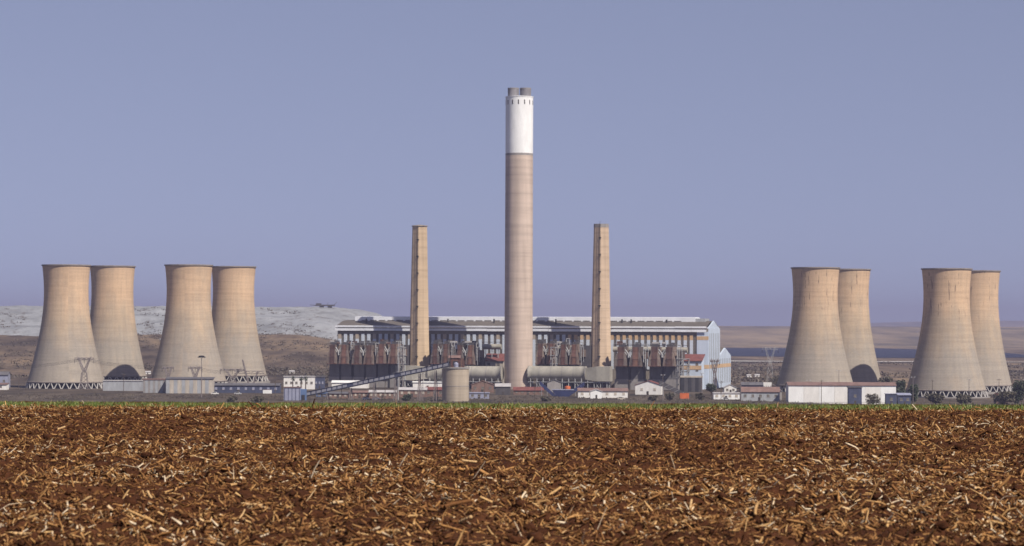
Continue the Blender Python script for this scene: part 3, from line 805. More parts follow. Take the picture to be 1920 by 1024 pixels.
# ------------------------------------------------------------------ precipitators
def make_precip():
    t = thing('precipitator', '', 'precipitator')
    W = 17.4                                     # two flared casings with a narrow gap
    for i, c in enumerate((4.1, 13.3)):
        ht = 2.15; hb = 4.0
        f = MB()
        f.frustum([(c - hb, 0, 17.0), (c + hb, 0, 17.0), (c + hb, 17, 17.0), (c - hb, 17, 17.0)],
                  [(c - hb * 0.86, 0.3, 22.5), (c + hb * 0.86, 0.3, 22.5), (c + hb * 0.86, 17, 22.5), (c - hb * 0.86, 17, 22.5)])
        f.frustum([(c - hb * 0.86, 0.3, 22.52), (c + hb * 0.86, 0.3, 22.52), (c + hb * 0.86, 17, 22.52), (c - hb * 0.86, 17, 22.52)],
                  [(c - ht, 1.4, 27.4), (c + ht, 1.4, 27.4), (c + ht, 17, 27.4), (c - ht, 17, 27.4)])
        f.box(c - ht - 0.1, 1.3, 27.45, c + ht + 0.1, 17, 31.2)
        cs = add('casing', f, M['casing'], t)
        rp = MB()
        rp.box(c - 1.75, -0.12, 17.3, c + 1.75, 0.9, 22.3).box(c - 1.75, 1.15, 27.5, c + 1.75, 1.28, 31.0)
        rp.frustum([(c - 1.75, 0.15, 22.4), (c + 1.75, 0.15, 22.4), (c + 1.75, 1.2, 22.4), (c - 1.75, 1.2, 22.4)],
                   [(c - 1.7, 1.2, 27.4), (c + 1.7, 1.2, 27.4), (c + 1.7, 1.9, 27.4), (c - 1.7, 1.9, 27.4)])
        add('rust_panel', rp, M['rust'], cs)
        add('stiffener', MB().box(c - 1.8, -0.25, 22.1, c + 1.8, -0.13, 22.6).box(c - 3.95, -0.2, 17.0, c + 3.95, -0.02, 17.5), M['rust'], cs)
        add('roof_box', MB().box(c - 1.9, 4, 31.25, c + 1.9, 9, 33.0).box(c - 0.9, 10, 31.25, c + 1.5, 15, 34.2), M['darkgrey'], t)
        # hopper box below, set back, shaded by the casing
        add('hopper', MB().box(c - hb + 0.1, 6.6, 7.6, c + hb - 0.1, 16.9, 16.95), M['hopper'], t)
    add('base_wall', MB().box(-0.6, 6.4, -1, W + 0.6, 17.2, 7.55), M['block'], t)
    yd = MB().path([(8.7, 2.0, 23.5), (8.7, 2.0, 26.0)], 0.55).path([(8.7, 2.0, 26.0), (6.6, 2.0, 29.3)], 0.4).path([(8.7, 2.0, 26.0), (10.8, 2.0, 29.3)], 0.4)
    yd.path([(7.6, 1.6, 25.6), (5.6, 1.6, 28.6)], 0.22).path([(9.8, 1.6, 25.6), (11.8, 1.6, 28.6)], 0.22)
    add('forked_pipe', yd, M['palesteel'], t)
    add('gap_shade', MB().box(8.15, 6, 0, 9.25, 16, 23), M['dark'], t)  # dark filler that paints the shade between the two casings
    add('outlet_box', MB().box(W + 0.5, 4.0, 22.5, W + 3.6, 16, 27.5), M['casing'], t)
    lp = MB().path([(W + 0.6, 3.0, 20), (W + 0.6, 3.0, 32.6), (W + 3.0, 3.0, 32.6), (W + 3.0, 3.0, 29)], 0.28).path([(W + 1.8, 2.6, 17), (W + 1.8, 2.6, 30)], 0.22).path([(W + 3.6, 2.6, 19), (W + 3.6, 2.6, 29.5), (W + 1.0, 2.6, 29.5)], 0.2)
    add('pipe_loop', lp, M['palesteel'], t)
    return t
prec = make_precip(); first = True
PG = 'rusty dust precipitators'
for x0, lab in ((612, 'leftmost rusty precipitator at the end of the row, open veld beside it'),
                (658.5, 'second rusty precipitator from the left, in the left row of three'),
                (704, 'third rusty precipitator from the left, beside the steel pipe tower'),
                (806, 'rusty precipitator just right of the slim tan chimney, behind the conveyor'),
                (852, 'rusty precipitator behind the concrete silo'),
                (1003, 'rusty precipitator just right of the tallest chimney'),
                (1046, 'rusty precipitator left of the slim pale chimney'),
                (1151, 'rusty precipitator just right of the slim pale chimney'),
                (1214, 'rightmost rusty precipitator, above the white house with red roof')):
    Y = Yw(x0, 42); p = pt(x0, 728, Y)
    sc = (1.16, 1, 1) if x0 > 1140 else ((0.98, 1, 1) if x0 < 800 else (0.86, 1, 1))
    if first:
        prec.location = (p.x, Y, 0); prec.rotation_euler = (0, 0, ROT); prec.scale = sc; prec['label'] = lab; prec['group'] = PG; first = False
    else: dup(prec, (p.x, Y + random.uniform(-1, 1), 0), ROT, lab, PG, (sc[0], 1, random.uniform(0.96, 1.05)))

# walkways and vessels on top of the precipitator rows
for x0, x1, lab in ((614, 740, 'steel walkway with vessels along the top of the left precipitator row'), (808, 892, 'steel walkway with vessels above the precipitators behind the silo'),
                    (1004, 1082, 'steel walkway with vessels right of the tallest chimney'), (1152, 1262, 'steel walkway with vessels along the top of the right precipitator row')):
    Ya, Yb = Yw(x0, 37), Yw(x1, 37); a, b = pt(x0, 648, Ya), pt(x1, 648, Yb); L = math.hypot(b.x - a.x, Yb - Ya); rw_ = random.Random(x0)
    t = thing('walkway', lab, 'walkway', (a.x, Ya, 31.5), math.atan2(Yb - Ya, b.x - a.x))
    add('deck', MB().box(0, 0, 0.1, L, 1.6, 0.4), M['dark'], t)
    rl = MB().path([(0, 0, 1.5), (L, 0, 1.5)], 0.09, 4)
    for k in range(int(L / 3) + 1): rl.tube((k * 3.0, 0, 0.4), (k * 3.0, 0, 1.5), 0.07, 0.07, 4)
    add('railing', rl, M['steel'], t)
    u = 1.5
    while u < L - 5:
        q = rw_.random(); h = rw_.uniform(1.2, 4.2); w_ = rw_.uniform(1.5, 4.0)
        if q < 0.35: add('vessel', MB().tube((u, 2.6, 1.6), (u + w_ * 1.3, 2.6, 1.6), 1.1, 1.1, 12), M['block'], t)
        elif q < 0.65: add('box', MB().box(u, 1.7, 0.1, u + w_, 4.5, h), M['darkgrey'] if q < 0.5 else M['rust'], t)
        elif q < 0.85: add('pipe', MB().path([(u, 1.9, 0.0), (u, 1.9, h + 1), (u + w_, 1.9, h + 1), (u + w_, 1.9, 0.2)], 0.24), M['palesteel'], t)
        u += w_ + rw_.uniform(1.0, 4.5)

# blocks between precipitators and boiler house; chimney shade put into their dark colour
def blockhouse(x0, x1, ytop, off, depth, m, lab, slope=0.0):
    Y = Yw((x0 + x1) / 2, off); a = pt(x0, ytop, Y); b = pt(x1, ytop, Y); w_ = b.x - a.x
    t = thing('fan_house', lab, 'building', (a.x, Y + w_ * 0.11, 0), ROT)
    add('wall', MB().extrude_y([(0, -1), (w_, -1), (w_, a.z - slope), (0.3 * w_, a.z), (0, a.z)], 0, depth), m, t)
    add('roof_edge', MB().box(-0.2, -0.25, a.z + 0.02, w_ * 0.31, depth, a.z + 0.5), M['hopper'], t)
    for k in range(3): add('door', MB().box(w_ * (0.1 + 0.3 * k), -0.1, 0, w_ * (0.28 + 0.3 * k), -0.02, 6), M['dark'], t)
    return t
blockhouse(741, 766, 647, 30, 12, M['darkgrey'], 'dark block house left of the slim tan chimney')
blockhouse(880, 906, 645, 28, 10, M['darkgrey'], 'dark slope-sided block house left of the small red roofed annex', 12)
blockhouse(1083, 1108, 648, 30, 12, M['darkgrey'], 'dark block house left of the slim pale chimney')
# pale drums and pipes along the boiler house front, right part
for i, (x0, x1, yc) in enumerate(((1030, 1078, 652), (1150, 1185, 655), (1195, 1225, 655), (1235, 1288, 656), (905, 940, 650))):
    Y = Yw((x0 + x1) / 2, 14); a = pt(x0, yc, Y); b = pt(x1, yc, Y)
    t = thing('gas_main', ['pale horizontal gas main behind the precipitators right of the tallest chimney', 'pale horizontal gas main right of the slim pale chimney', 'short pale gas main in the middle of the right precipitators', 'pale gas main ending above the red roofed annex', 'pale gas main above the small red roofed annex'][i], 'pipe', (a.x, Y, a.z))
    L = b.x - a.x
    add('pipe', MB().tube((0, 0, 0), (L, -L * 0.23, 0), 2.0, 2.0, 14), M['duct'], t)
    for k in range(3): add('support', MB().box(L * (0.15 + 0.33 * k), -L * 0.23 * (0.15 + 0.33 * k) - 0.4, -a.z, L * (0.15 + 0.33 * k) + 0.6, -L * 0.23 * (0.15 + 0.33 * k) + 0.4, -1.8), M['steel'], t)
    add('walkway_rail', MB().path([(0, -1.5, 3.3), (L, -1.5 - L * 0.23, 3.3)], 0.15).path([(0, -1.5, 2.4), (0, -1.5, 3.3)], 0.12).path([(L, -1.5 - L * 0.23, 2.0), (L, -1.5 - L * 0.23, 3.3)], 0.12), M['dark'], t)

# ------------------------------------------------------------------ flue ducts feeding the main chimney
def flue_duct(x0, x1, yc, hp, off, lab, box_end, n):
    Ya = Yw(x0, off); Yb = Yw(x1, off); a = pt(x0, yc, Ya); b = pt(x1, yc, Yb)
    L = math.hypot(b.x - a.x, Yb - Ya); r = hp * Ya / F / 2; z = a.z
    t = thing('flue_duct', lab, 'duct', (a.x, Ya, 0), math.atan2(Yb - Ya, b.x - a.x))
    c0, c1 = (0.0, L) if box_end == 0 else ((L * 0.30, L) if box_end < 0 else (0.0, L * 0.70))
    mb = MB(); n0 = 40; rings = np.linspace(c0, c1, 14)
    for xx in rings:
        for k in range(n0):
            q = 2 * math.pi * k / n0; mb.v.append((float(xx), r * math.cos(q), z + r * math.sin(q)))
    for i in range(len(rings) - 1):
        for k in range(n0):
            k2 = (k + 1) % n0; mb.f.append((i * n0 + k, i * n0 + k2, (i + 1) * n0 + k2, (i + 1) * n0 + k))
    mb.f.append(tuple(range(n0))); mb.f.append(tuple((len(rings) - 1) * n0 + k for k in range(n0 - 1, -1, -1)))
    d = add('duct', mb, M['duct'], t)
    for i, p in enumerate(d.data.polygons): p.use_smooth = len(p.vertices) == 4
    for xx in np.linspace(c0 + 0.4, c1 - 0.4, 6):
        band = MB(); 
        for e in (0, 0.35):
            for k in range(n0):
                q = 2 * math.pi * k / n0; band.v.append((float(xx) + e, (r + 0.16) * math.cos(q), z + (r + 0.16) * math.sin(q)))
        for k in range(n0):
            k2 = (k + 1) % n0; band.f.append((k, k2, n0 + k2, n0 + k))
        add('band', band, M['block'], d)
    if box_end:
        e0, e1, e2 = (c0, c0 - L * 0.14, 0.0) if box_end < 0 else (c1, c1 + L * 0.14, L)
        q = r * 0.78
        lo, hi = min(e0, e1), max(e0, e1)
        rl = q if box_end > 0 else r; rr_ = r if box_end > 0 else q
        tr = MB()
        A = [(lo, -rl, z - rl), (lo, rl, z - rl), (lo, rl, z + rl), (lo, -rl, z + rl)]; B_ = [(hi, -rr_, z - rr_), (hi, rr_, z - rr_), (hi, rr_, z + rr_), (hi, -rr_, z + rr_)]
        tr.frustum(A, B_)
        add('transition', tr, M['duct'], t)
        lo, hi = min(e1, e2), max(e1, e2)
        add('inlet_box', MB().box(lo, -r, z - r, hi, r, z + r), M['duct'], t)
    for k in range(n):
        xx = L * (k + 0.5) / n
        lg = MB().tube((xx, -r * 0.75, -1), (xx, -r * 0.75, z - r * 0.55), 0.32, 0.32, 5)
        add('support', MB().tube((xx, r * 0.75, -1), (xx, r * 0.75, z - r * 0.55), 0.32, 0.32, 5), M['palesteel'], t)
        if k % 3 == 1: lg.tube((xx, -r * 0.75, 0), (xx + L / n, -r * 0.75, z - r), 0.16, 0.16, 4).tube((xx + L / n, -r * 0.75, 0), (xx, -r * 0.75, z - r), 0.16, 0.16, 4)
        add('support', lg, M['palesteel'], t)
    add('under_beam', MB().box(0.5, -r * 0.85, z - r - 1.0, L - 0.5, -r * 0.65, z - r - 0.5), M['steel'], t)
    return t
flue_duct(745, 942, 699, 27, 55, 'large round flue duct left of the tallest chimney, passing behind the silo', -1, 17)
flue_duct(991, 1146, 700, 27.5, 55, 'large round flue duct right of the tallest chimney with boxed end', 1, 13)
# machine hall under the ducts, their shade put into its dark colour
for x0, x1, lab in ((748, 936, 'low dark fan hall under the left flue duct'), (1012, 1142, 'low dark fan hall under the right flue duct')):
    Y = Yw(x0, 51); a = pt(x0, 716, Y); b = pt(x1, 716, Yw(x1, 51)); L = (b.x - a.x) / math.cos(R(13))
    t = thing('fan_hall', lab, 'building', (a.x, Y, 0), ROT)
    add('wall', MB().box(0, 0, -1, L, 8, a.z), M['darkgrey'], t)
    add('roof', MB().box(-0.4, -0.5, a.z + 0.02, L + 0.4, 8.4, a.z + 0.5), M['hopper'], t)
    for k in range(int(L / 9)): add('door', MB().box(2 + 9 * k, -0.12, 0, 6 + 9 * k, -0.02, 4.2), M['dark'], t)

# ------------------------------------------------------------------ silo and conveyor
Ys = 1600.0; p = pt(854, 752, Ys); rs = 25.3 * Ys / F; zs_ = pt(854, 692, Ys).z
si = thing('silo', 'round tan concrete silo with machinery on top, at the conveyor end', 'silo', (p.x, Ys, 0))
add('drum', MB().lathe([(rs, -2), (rs, zs_)], 56).lathe([(rs, zs_), (rs - 0.4, zs_ + 0.1), (0.1, zs_ + 0.3)], 56), M['silo'], si, smooth=False)
for q in si.children[0].data.polygons: q.use_smooth = abs(q.normal.z) < 0.5
add('top_slab', MB().lathe([(rs - 0.2, zs_ + 0.32), (rs + 0.45, zs_ + 0.32), (rs + 0.45, zs_ + 1.1), (0.1, zs_ + 1.2)], 56), M['chim_grey'], si)
add('joint_ring', MB().lathe([(rs + 0.01, 9.0), (rs + 0.09, 9.05), (rs + 0.09, 9.3), (rs + 0.01, 9.35)], 56), M['chim_grey'], si)
rail = MB()
for k in range(20):
    q = 2 * math.pi * k / 20; q2 = 2 * math.pi * (k + 1) / 20; a = Vector((rs * math.cos(q), rs * math.sin(q), zs_ + 1.1)); b = Vector((rs * math.cos(q2), rs * math.sin(q2), zs_ + 1.1))
    rail.tube(a, a + Vector((0, 0, 1.2)), 0.06, 0.06, 4).tube(a + Vector((0, 0, 1.2)), b + Vector((0, 0, 1.2)), 0.06, 0.06, 4)
add('railing', rail, M['dark'], si)
hd = add('head_house', MB().box(-3.6, -2, zs_ + 1.2, 2.4, 3, zs_ + 6.6), M['rust'], si)
add('roof', MB().extrude_x([(-2.6, zs_ + 6.65), (3.6, zs_ + 6.65), (0.5, zs_ + 8.2)], -4.3, 3.1), M['brownroof'], hd)
add('window', MB().box(-1.6, -2.12, zs_ + 2.2, 1.4, -2.02, zs_ + 4.8), M['dark'], hd)
add('drive_unit', MB().box(-5.8, -3, zs_ + 1.2, -3.2, 0, zs_ + 3.6).box(-5.2, -2.4, zs_ + 3.6, -3.8, -0.6, zs_ + 4.6), M['dark'], si)
add('blue_drum', MB().lathe([(1.4, zs_ + 1.2), (1.4, zs_ + 3.4), (0.4, zs_ + 4.2)], 14, 0.4, -5.0), M['lilac'], si)
add('dust_filter', MB().box(3.0, -2.4, zs_ + 1.2, 5.4, 0.6, zs_ + 5.2).box(3.5, -2, zs_ + 5.2, 4.9, 0.2, zs_ + 6.4), M['rust'], si)
add('vent_pipe', MB().path([(-2.9, -2.6, zs_ + 1.2), (-2.9, -2.6, zs_ + 8.2)], 0.18).path([(5.8, -1, zs_ + 1.2), (5.8, -1, zs_ + 7.4), (6.6, -1, zs_ + 7.4)], 0.2).path([(2.8, -3, zs_ + 1.2), (2.8, -3, zs_ + 4.0)], 0.25), M['dark'], si)

A = pt(565, 741, 1625); B_ = pt(842, 683, 1598)
dv = B_ - A; L = dv.length; flat = math.hypot(dv.x, dv.y)
cv = thing('conveyor_gallery', 'inclined conveyor gallery with pale panels rising from the lilac house to the silo', 'conveyor', tuple(A), math.atan2(dv.y, dv.x))
sl = dv.z / flat
def gp(u, w_, h): return (u, w_, u * sl + h * 0.74)
n = 28; du = flat / n
for k in range(n):
    u0, u1 = k * du + 0.38, (k + 1) * du - 0.38
    if k in (9, 18): continue
    add('gallery_panel', MB().frustum([gp(u0, -1.62, -1.15), gp(u1, -1.62, -1.15), gp(u1, -1.52, -1.15), gp(u0, -1.52, -1.15)], [gp(u0, -1.62, 1.1), gp(u1, -1.62, 1.1), gp(u1, -1.52, 1.1), gp(u0, -1.52, 1.1)]), M['gallery'], cv)
body = MB().frustum([gp(0, -1.5, -1.6), gp(flat, -1.5, -1.6), gp(flat, 1.5, -1.6), gp(0, 1.5, -1.6)], [gp(0, -1.5, 1.5), gp(flat, -1.5, 1.5), gp(flat, 1.5, 1.5), gp(0, 1.5, 1.5)])
add('gallery_body', body, M['navy'], cv)
add('roof', MB().frustum([gp(0, -1.9, 1.52), gp(flat, -1.9, 1.52), gp(flat, 1.9, 1.52), gp(0, 1.9, 1.52)], [gp(0, -1.9, 1.75), gp(flat, -1.9, 1.75), gp(flat, 1.9, 1.75), gp(0, 1.9, 1.75)]), M['navy'], cv)
add('bottom_chord', MB().frustum([gp(0, -1.75, -1.95), gp(flat, -1.75, -1.95), gp(flat, 1.75, -1.95), gp(0, 1.75, -1.95)], [gp(0, -1.75, -1.62), gp(flat, -1.75, -1.62), gp(flat, 1.75, -1.62), gp(0, 1.75, -1.62)]), M['dark'], cv)
for k in (5, 9.5, 14, 18, 22.5, 25.5):
    u = k * du; h = u * sl - 1.9; zb = -A.z - 0.5
    tr = MB().tube((u - 0.9, -1.4, zb), (u, -1.3, h), 0.28, 0.22, 5).tube((u + 0.9, 1.4, zb), (u, 1.3, h), 0.28, 0.22, 5).tube((u - 0.9, 1.4, zb), (u, 1.3, h), 0.28, 0.22, 5).tube((u + 0.9, -1.4, zb), (u, -1.3, h), 0.28, 0.22, 5)
    add('trestle', tr, M['galv'], cv)
a = pt(532, 752, 1600); b = pt(563, 727, 1600); w_ = b.x - a.x
ch = thing('conveyor_house', 'small lilac sheet metal house at the foot of the inclined conveyor', 'building', (a.x, 1600, 0))
add('wall', MB().box(0, 0, -2, w_, 10, b.z), M['lilac'], ch)
add('side_wing', MB().box(w_ + 0.02, 1.5, -2, w_ + 3.2, 9, b.z - 1.0), M['bluewall'], ch)
add('roof', MB().box(-0.3, -0.4, b.z + 0.02, w_ + 0.3, 10.4, b.z + 0.35), M['brownroof'], ch)
for k in range(5): add('wall_seam', MB().box(0.5 + k * (w_ - 1) / 4 - 0.17, -0.1, -1.8, 0.5 + k * (w_ - 1) / 4 + 0.17, -0.02, b.z - 0.3), M['navy'], ch)
add('door', MB().box(w_ + 0.6, 1.35, -1, w_ + 2.6, 1.48, 3.4), M['dark'], ch)

# ------------------------------------------------------------------ low buildings
def building(name, lab, x0, x1, yr, ye, yb, wallm, roofm, depth=9.0, kind='gable', nwin=4, rotz=0.0, winm='glass', Y=None, panels=0, door=True, group=None, panelm='white'):
    """x0..x1, ridge, eaves and base rows of the photo; the base row gives the distance"""
    if Y is None: Y = CAMZ * F / (yb - (((x0 + x1) / 2) - 960) * ROLL - HZ)
    a = pt(x0, ye, Y); b = pt(x1, ye, Y); w_ = b.x - a.x; ze = a.z; zr = pt(x0, yr, Y).z
    zb = gz(a.x, Y); ze = max(ze, zb + 2.0); zr = max(zr, ze + 0.3)
    t = thing(name, lab, 'building', (a.x, Y, zb), rotz, group); e = ze - zb; r = zr - zb; d = depth
    if kind == 'gable':          # ridge along the front
        prof = [(0, -1), (d, -1), (d, e), (d / 2, r - 0.15), (0, e)]
        add('wall', MB().extrude_x(prof, 0, w_), wallm, t)
        add('roof', MB().extrude_x([(-0.6, e - 0.15), (-0.6, e + 0.1), (d / 2, r + 0.15), (d + 0.6, e + 0.1), (d + 0.6, e - 0.15), (d / 2, r - 0.12)], -0.4, w_ + 0.4), roofm, t)
    elif kind == 'front':        # gable facing the camera
        prof = [(0, -1), (w_, -1), (w_, e), (w_ / 2, r - 0.15), (0, e)]
        add('wall', MB().extrude_y(prof, 0, d), wallm, t)
        add('roof', MB().extrude_y([(-0.5, e - 0.25), (-0.5, e), (w_ / 2, r + 0.15), (w_ + 0.5, e), (w_ + 0.5, e - 0.25), (w_ / 2, r - 0.12)], -0.4, d + 0.4), roofm, t)
    elif kind == 'mono':
        add('wall', MB().extrude_x([(0, -1), (d, -1), (d, r - 0.1), (0, e)], 0, w_), wallm, t)
        add('roof', MB().extrude_x([(-0.6, e - 0.08), (-0.6, e + 0.2), (d + 0.4, r + 0.25), (d + 0.4, r - 0.05)], -0.4, w_ + 0.4), roofm, t)
    else:
        add('wall', MB().box(0, 0, -1, w_, d, e), wallm, t)
        add('roof', MB().box(-0.35, -0.4, e + 0.02, w_ + 0.35, d + 0.4, max(r, e + 0.35)), roofm, t)
    wh = min(1.5, e * 0.36)
    for k in range(nwin):
        u = w_ * (k + 0.5) / nwin; ww = min(1.6, w_ / nwin * 0.45)
        o = add('window', MB().box(u - ww / 2, -0.09, e * 0.45, u + ww / 2, -0.02, e * 0.45 + wh), M[winm], t)
        add('sill', MB().box(u - ww / 2 - 0.1, -0.2, e * 0.45 - 0.18, u + ww / 2 + 0.1, -0.02, e * 0.45 - 0.03), M['cream'], o)
    for k in range(panels):
        u0 = w_ * k / panels + 0.12; u1 = w_ * (k + 1) / panels - 0.12
        add('wall_panel', MB().box(u0, -0.13, 0.1, u1, -0.02, e - 0.15), M[panelm] if k % 2 == 0 else wallm, t)
    if door: add('door', MB().box(w_ * 0.44, -0.12, 0, w_ * 0.44 + min(1.4, w_ * 0.15), -0.1 + 0.07, min(2.3, e * 0.8)), M['slot'], t)
    return t
W = M
building('house', 'small pale blue house with dark roof at the left edge', -30, 15, 697, 703, 727, W['lilac'], W['slate'], nwin=3)
building('shed', 'low cream lean-to in front of the small house at the left edge', -30, 12, 719, 721, 731, W['whitewall'], W['brownroof'], kind='mono', nwin=2)
building('wall_block', 'long plain pale grey block before the shadowed cooling tower', 193, 268, 713, 714.5, 733, W['greywall'], W['palerof'], kind='flat', nwin=0, door=False)
building('shed', 'striped corrugated shed right of the plain pale block', 268, 310, 710, 712.5, 737, W['greywall'], W['brownroof'], kind='flat', nwin=0, panels=9, panelm='block')
building('shed', 'long pale shed with dark roof edge and a floodlight mast before it', 311, 399, 708, 710.5, 738, W['cream'], W['slate'], kind='mono', nwin=0, panels=12, panelm='greywall')
building('depot', 'long low blue-walled depot below the fourth cooling tower', 384, 524, 719, 722.5, 737, W['navy'], W['slate'], kind='gable', nwin=10, winm='lilac', depth=12)
building('office', 'white two-storey office with three dark palms before it', 532, 589, 705, 707, 730, W['whitewall'], W['palerof'], kind='flat', nwin=6)
building('office_wing', 'dark navy wing right of the white office', 590, 608, 705, 707.5, 729, W['navy'], W['slate'], kind='flat', nwin=3, winm='lilac')
building('shed', 'bright white roofed shed seen above the middle of the conveyor', 622, 690, 714, 717.5, 728, W['whitewall'], W['white'], kind='gable', nwin=0, depth=16)
building('shed', 'small blue shed under the lower end of the conveyor', 593, 613, 736, 737.5, 744, W['bluewall'], W['bluewall'], kind='mono', nwin=2)
building('cottage', 'long brick cottage with brown roof under the conveyor, third from lilac house', 655, 694, 733, 736, 747, W['brick'], W['brownroof'], nwin=5, winm='cream')
building('cottage', 'brick cottage with pale roof under the conveyor, beside the white mast', 692, 744, 732, 735.5, 748, W['brick'], W['palerof'], nwin=6, winm='cream')
building('cottage', 'low brick cottage next to the blue shed under the conveyor', 615, 652, 735, 738, 747, W['brick'], W['slate'], nwin=4, winm='cream')
building('shed', 'long white shed left of the silo, under the flue duct', 774, 833, 715, 717, 729, W['whitewall'], W['white'], kind='mono', nwin=0)
building('workshop', 'grey roofed brick workshop before the long white shed', 747, 800, 727, 731, 745, W['brick'], W['palerof'], nwin=4, winm='cream')
building('cottage', 'red roofed cottage touching the left side of the silo', 798, 832, 726, 731, 744, W['brick'], W['redroof'], nwin=3)
building('hut', 'brown gabled hut just right of the silo', 884, 926, 714, 721, 736, W['brick'], W['brownroof'], kind='front', nwin=3)
building('store', 'low blue-grey flat store right of the silo foot', 880, 917, 736, 737.5, 748, W['lilac'], W['lilac'], kind='flat', nwin=3)
building('shed', 'dark shed with pale lean-to roof left of the tallest chimney foot', 929, 957, 720, 725, 741, W['darkgrey'], W['palerof'], kind='mono', nwin=0)
building('shed', 'long low red roofed shed at the foot of the tallest chimney', 963, 1019, 726, 732, 740, W['brick'], W['redroof'], kind='gable', nwin=5)
building('store', 'grey concrete store behind the blue conveyors', 1026, 1052, 712, 717, 736, W['block'], W['slate'], kind='front', nwin=0)
building('bungalow', 'long white bungalow with brown roof right of the blue conveyors', 1084, 1177, 728, 733, 746, W['whitewall'], W['brownroof'], nwin=6, winm='cream')
building('porch_house', 'small bright white gabled house before the long bungalow', 1107, 1129, 730, 734, 747.5, W['white'], W['palerof'], kind='front', nwin=0, depth=6)
building('house', 'large white house with dark red roof below the rightmost precipitator', 1191, 1240, 714, 722, 740, W['whitewall'], W['redroof'], kind='front', nwin=2, winm='cream', depth=14, rotz=R(-10))
building('canopy', 'open dark canopy shed below the red roofed annex', 1276, 1317, 705, 708, 735, W['darkgrey'], W['cream'], kind='flat', nwin=0, panels=6, panelm='dark')  # solid walls; the shaded interior is painted on as dark colour
building('cottage', 'small white gabled cottage right of the round dark tree', 1358, 1381, 721, 727, 737, W['whitewall'], W['palerof'], kind='front', nwin=2)
building('garage_row', 'long low white garage row below the round dark tree', 1338, 1387, 736, 738, 749, W['white'], W['palerof'], kind='flat', nwin=4, winm='cream')
building('warehouse', 'grey warehouse with purple brown roof left of the long white building', 1390, 1462, 726, 735, 752, W['greywall'], W['brownroof'], kind='gable', nwin=5)
building('warehouse', 'dark roofed hall behind the grey warehouse', 1391, 1432, 717, 722, 738, W['navy'], W['slate'], kind='gable', nwin=3, winm='lilac')
building('hut', 'small pointed grey hut at the left end of the long white building', 1451, 1466, 727, 734, 750, W['block'], W['palerof'], kind='front', nwin=1, depth=5)
building('long_building', 'long white building with brown roof before the streaked cooling tower', 1478, 1680, 717, 722.5, 754, W['whitewall'], W['brownroof'], kind='gable', nwin=0, depth=14, panels=7)
building('gatehouse', 'dark navy loading house standing before the long white building', 1591, 1616, 725, 727, 754, W['navy'], W['slate'], kind='flat', nwin=1, depth=5, Y=1585)
building('shed', 'dark blue shed at the right end of the long white building', 1661, 1681, 738, 739, 754, W['navy'], W['lilac'], kind='flat', nwin=1, depth=4, Y=1583)
building('shed', 'low dark blue shed among the trees right of the long white building', 1684, 1708, 738, 741, 755, W['navy'], W['lilac'], kind='mono', nwin=2, depth=6, Y=1600)
building('cottage', 'tiny red roofed cottage between the trees under the rightmost towers', 1868, 1890, 738, 742, 751, W['brick'], W['redroof'], nwin=2)

# boxes: orange container, white tank on a pole, small vehicles
def container(x0, x1, yt, yb, m, lab):
    Y = CAMZ * F / (yb - ((x0 + x1) / 2 - 960) * ROLL - HZ); a = pt(x0, yt, Y); b = pt(x1, yt, Y); w_ = b.x - a.x
    zb = gz(a.x, Y); h = a.z - zb; t = thing('container', lab, 'container', (a.x, Y, zb))
    add('box', MB().box(0, 0, 0, w_, 2.6, h), m, t)
    k = 0.3
    while k < w_ - 0.3: add('rib', MB().box(k, -0.07, 0.15, k + 0.18, -0.005, h - 0.15), m, t); k += 0.75
    add('top_frame', MB().box(-0.04, -0.1, h + 0.01, w_ + 0.04, 2.65, h + 0.14), M['rust'], t)
container(1275, 1292, 737, 748, M['orangebox'], 'orange shipping container at the foot of the dark conveyor')
container(493, 509, 731, 738, M['white'], 'white box container before the right end of the blue-walled depot')
def car(x, yb, m, lab):
    Y = CAMZ * F / (yb - (x - 960) * ROLL - HZ); p = pt(x, yb, Y); zb = gz(p.x, Y)
    t = thing('parked_car', lab, 'car', (p.x, Y, zb), 0, 'cars parked in the station yard')
    add('body', MB().extrude_y([(-2.3, 0.35), (2.3, 0.35), (2.35, 0.9), (1.3, 1.05), (0.7, 1.7), (-1.4, 1.75), (-2.1, 1.1), (-2.35, 0.95)], -0.9, 0.9), m, t)
    add('window', MB().extrude_y([(-1.7, 1.12), (1.0, 1.12), (0.6, 1.6), (-1.3, 1.65)], -0.93, -0.905), M['dark'], t)
    for wx in (-1.4, 1.4): add('wheel', MB().tube((wx, -0.92, 0.34), (wx, -0.7, 0.34), 0.34, 0.34, 10), M['dark'], t)
for x, yb, m, lab in ((403, 740, 'whitewall', 'white car parked before the left end of the blue-walled depot'), (446, 740, 'palesteel', 'grey car parked before the middle of the blue-walled depot'),
                      (686, 750, 'whitewall', 'white car parked before the brown roofed brick cottage'), (706, 750, 'white', 'white car parked before the pale roofed brick cottage'),
                      (1362, 751, 'palesteel', 'grey car parked before the long low white garage row'), (1165, 750, 'cream', 'tan car parked before the right end of the long bungalow')):
    car(x, yb, M[m], lab)

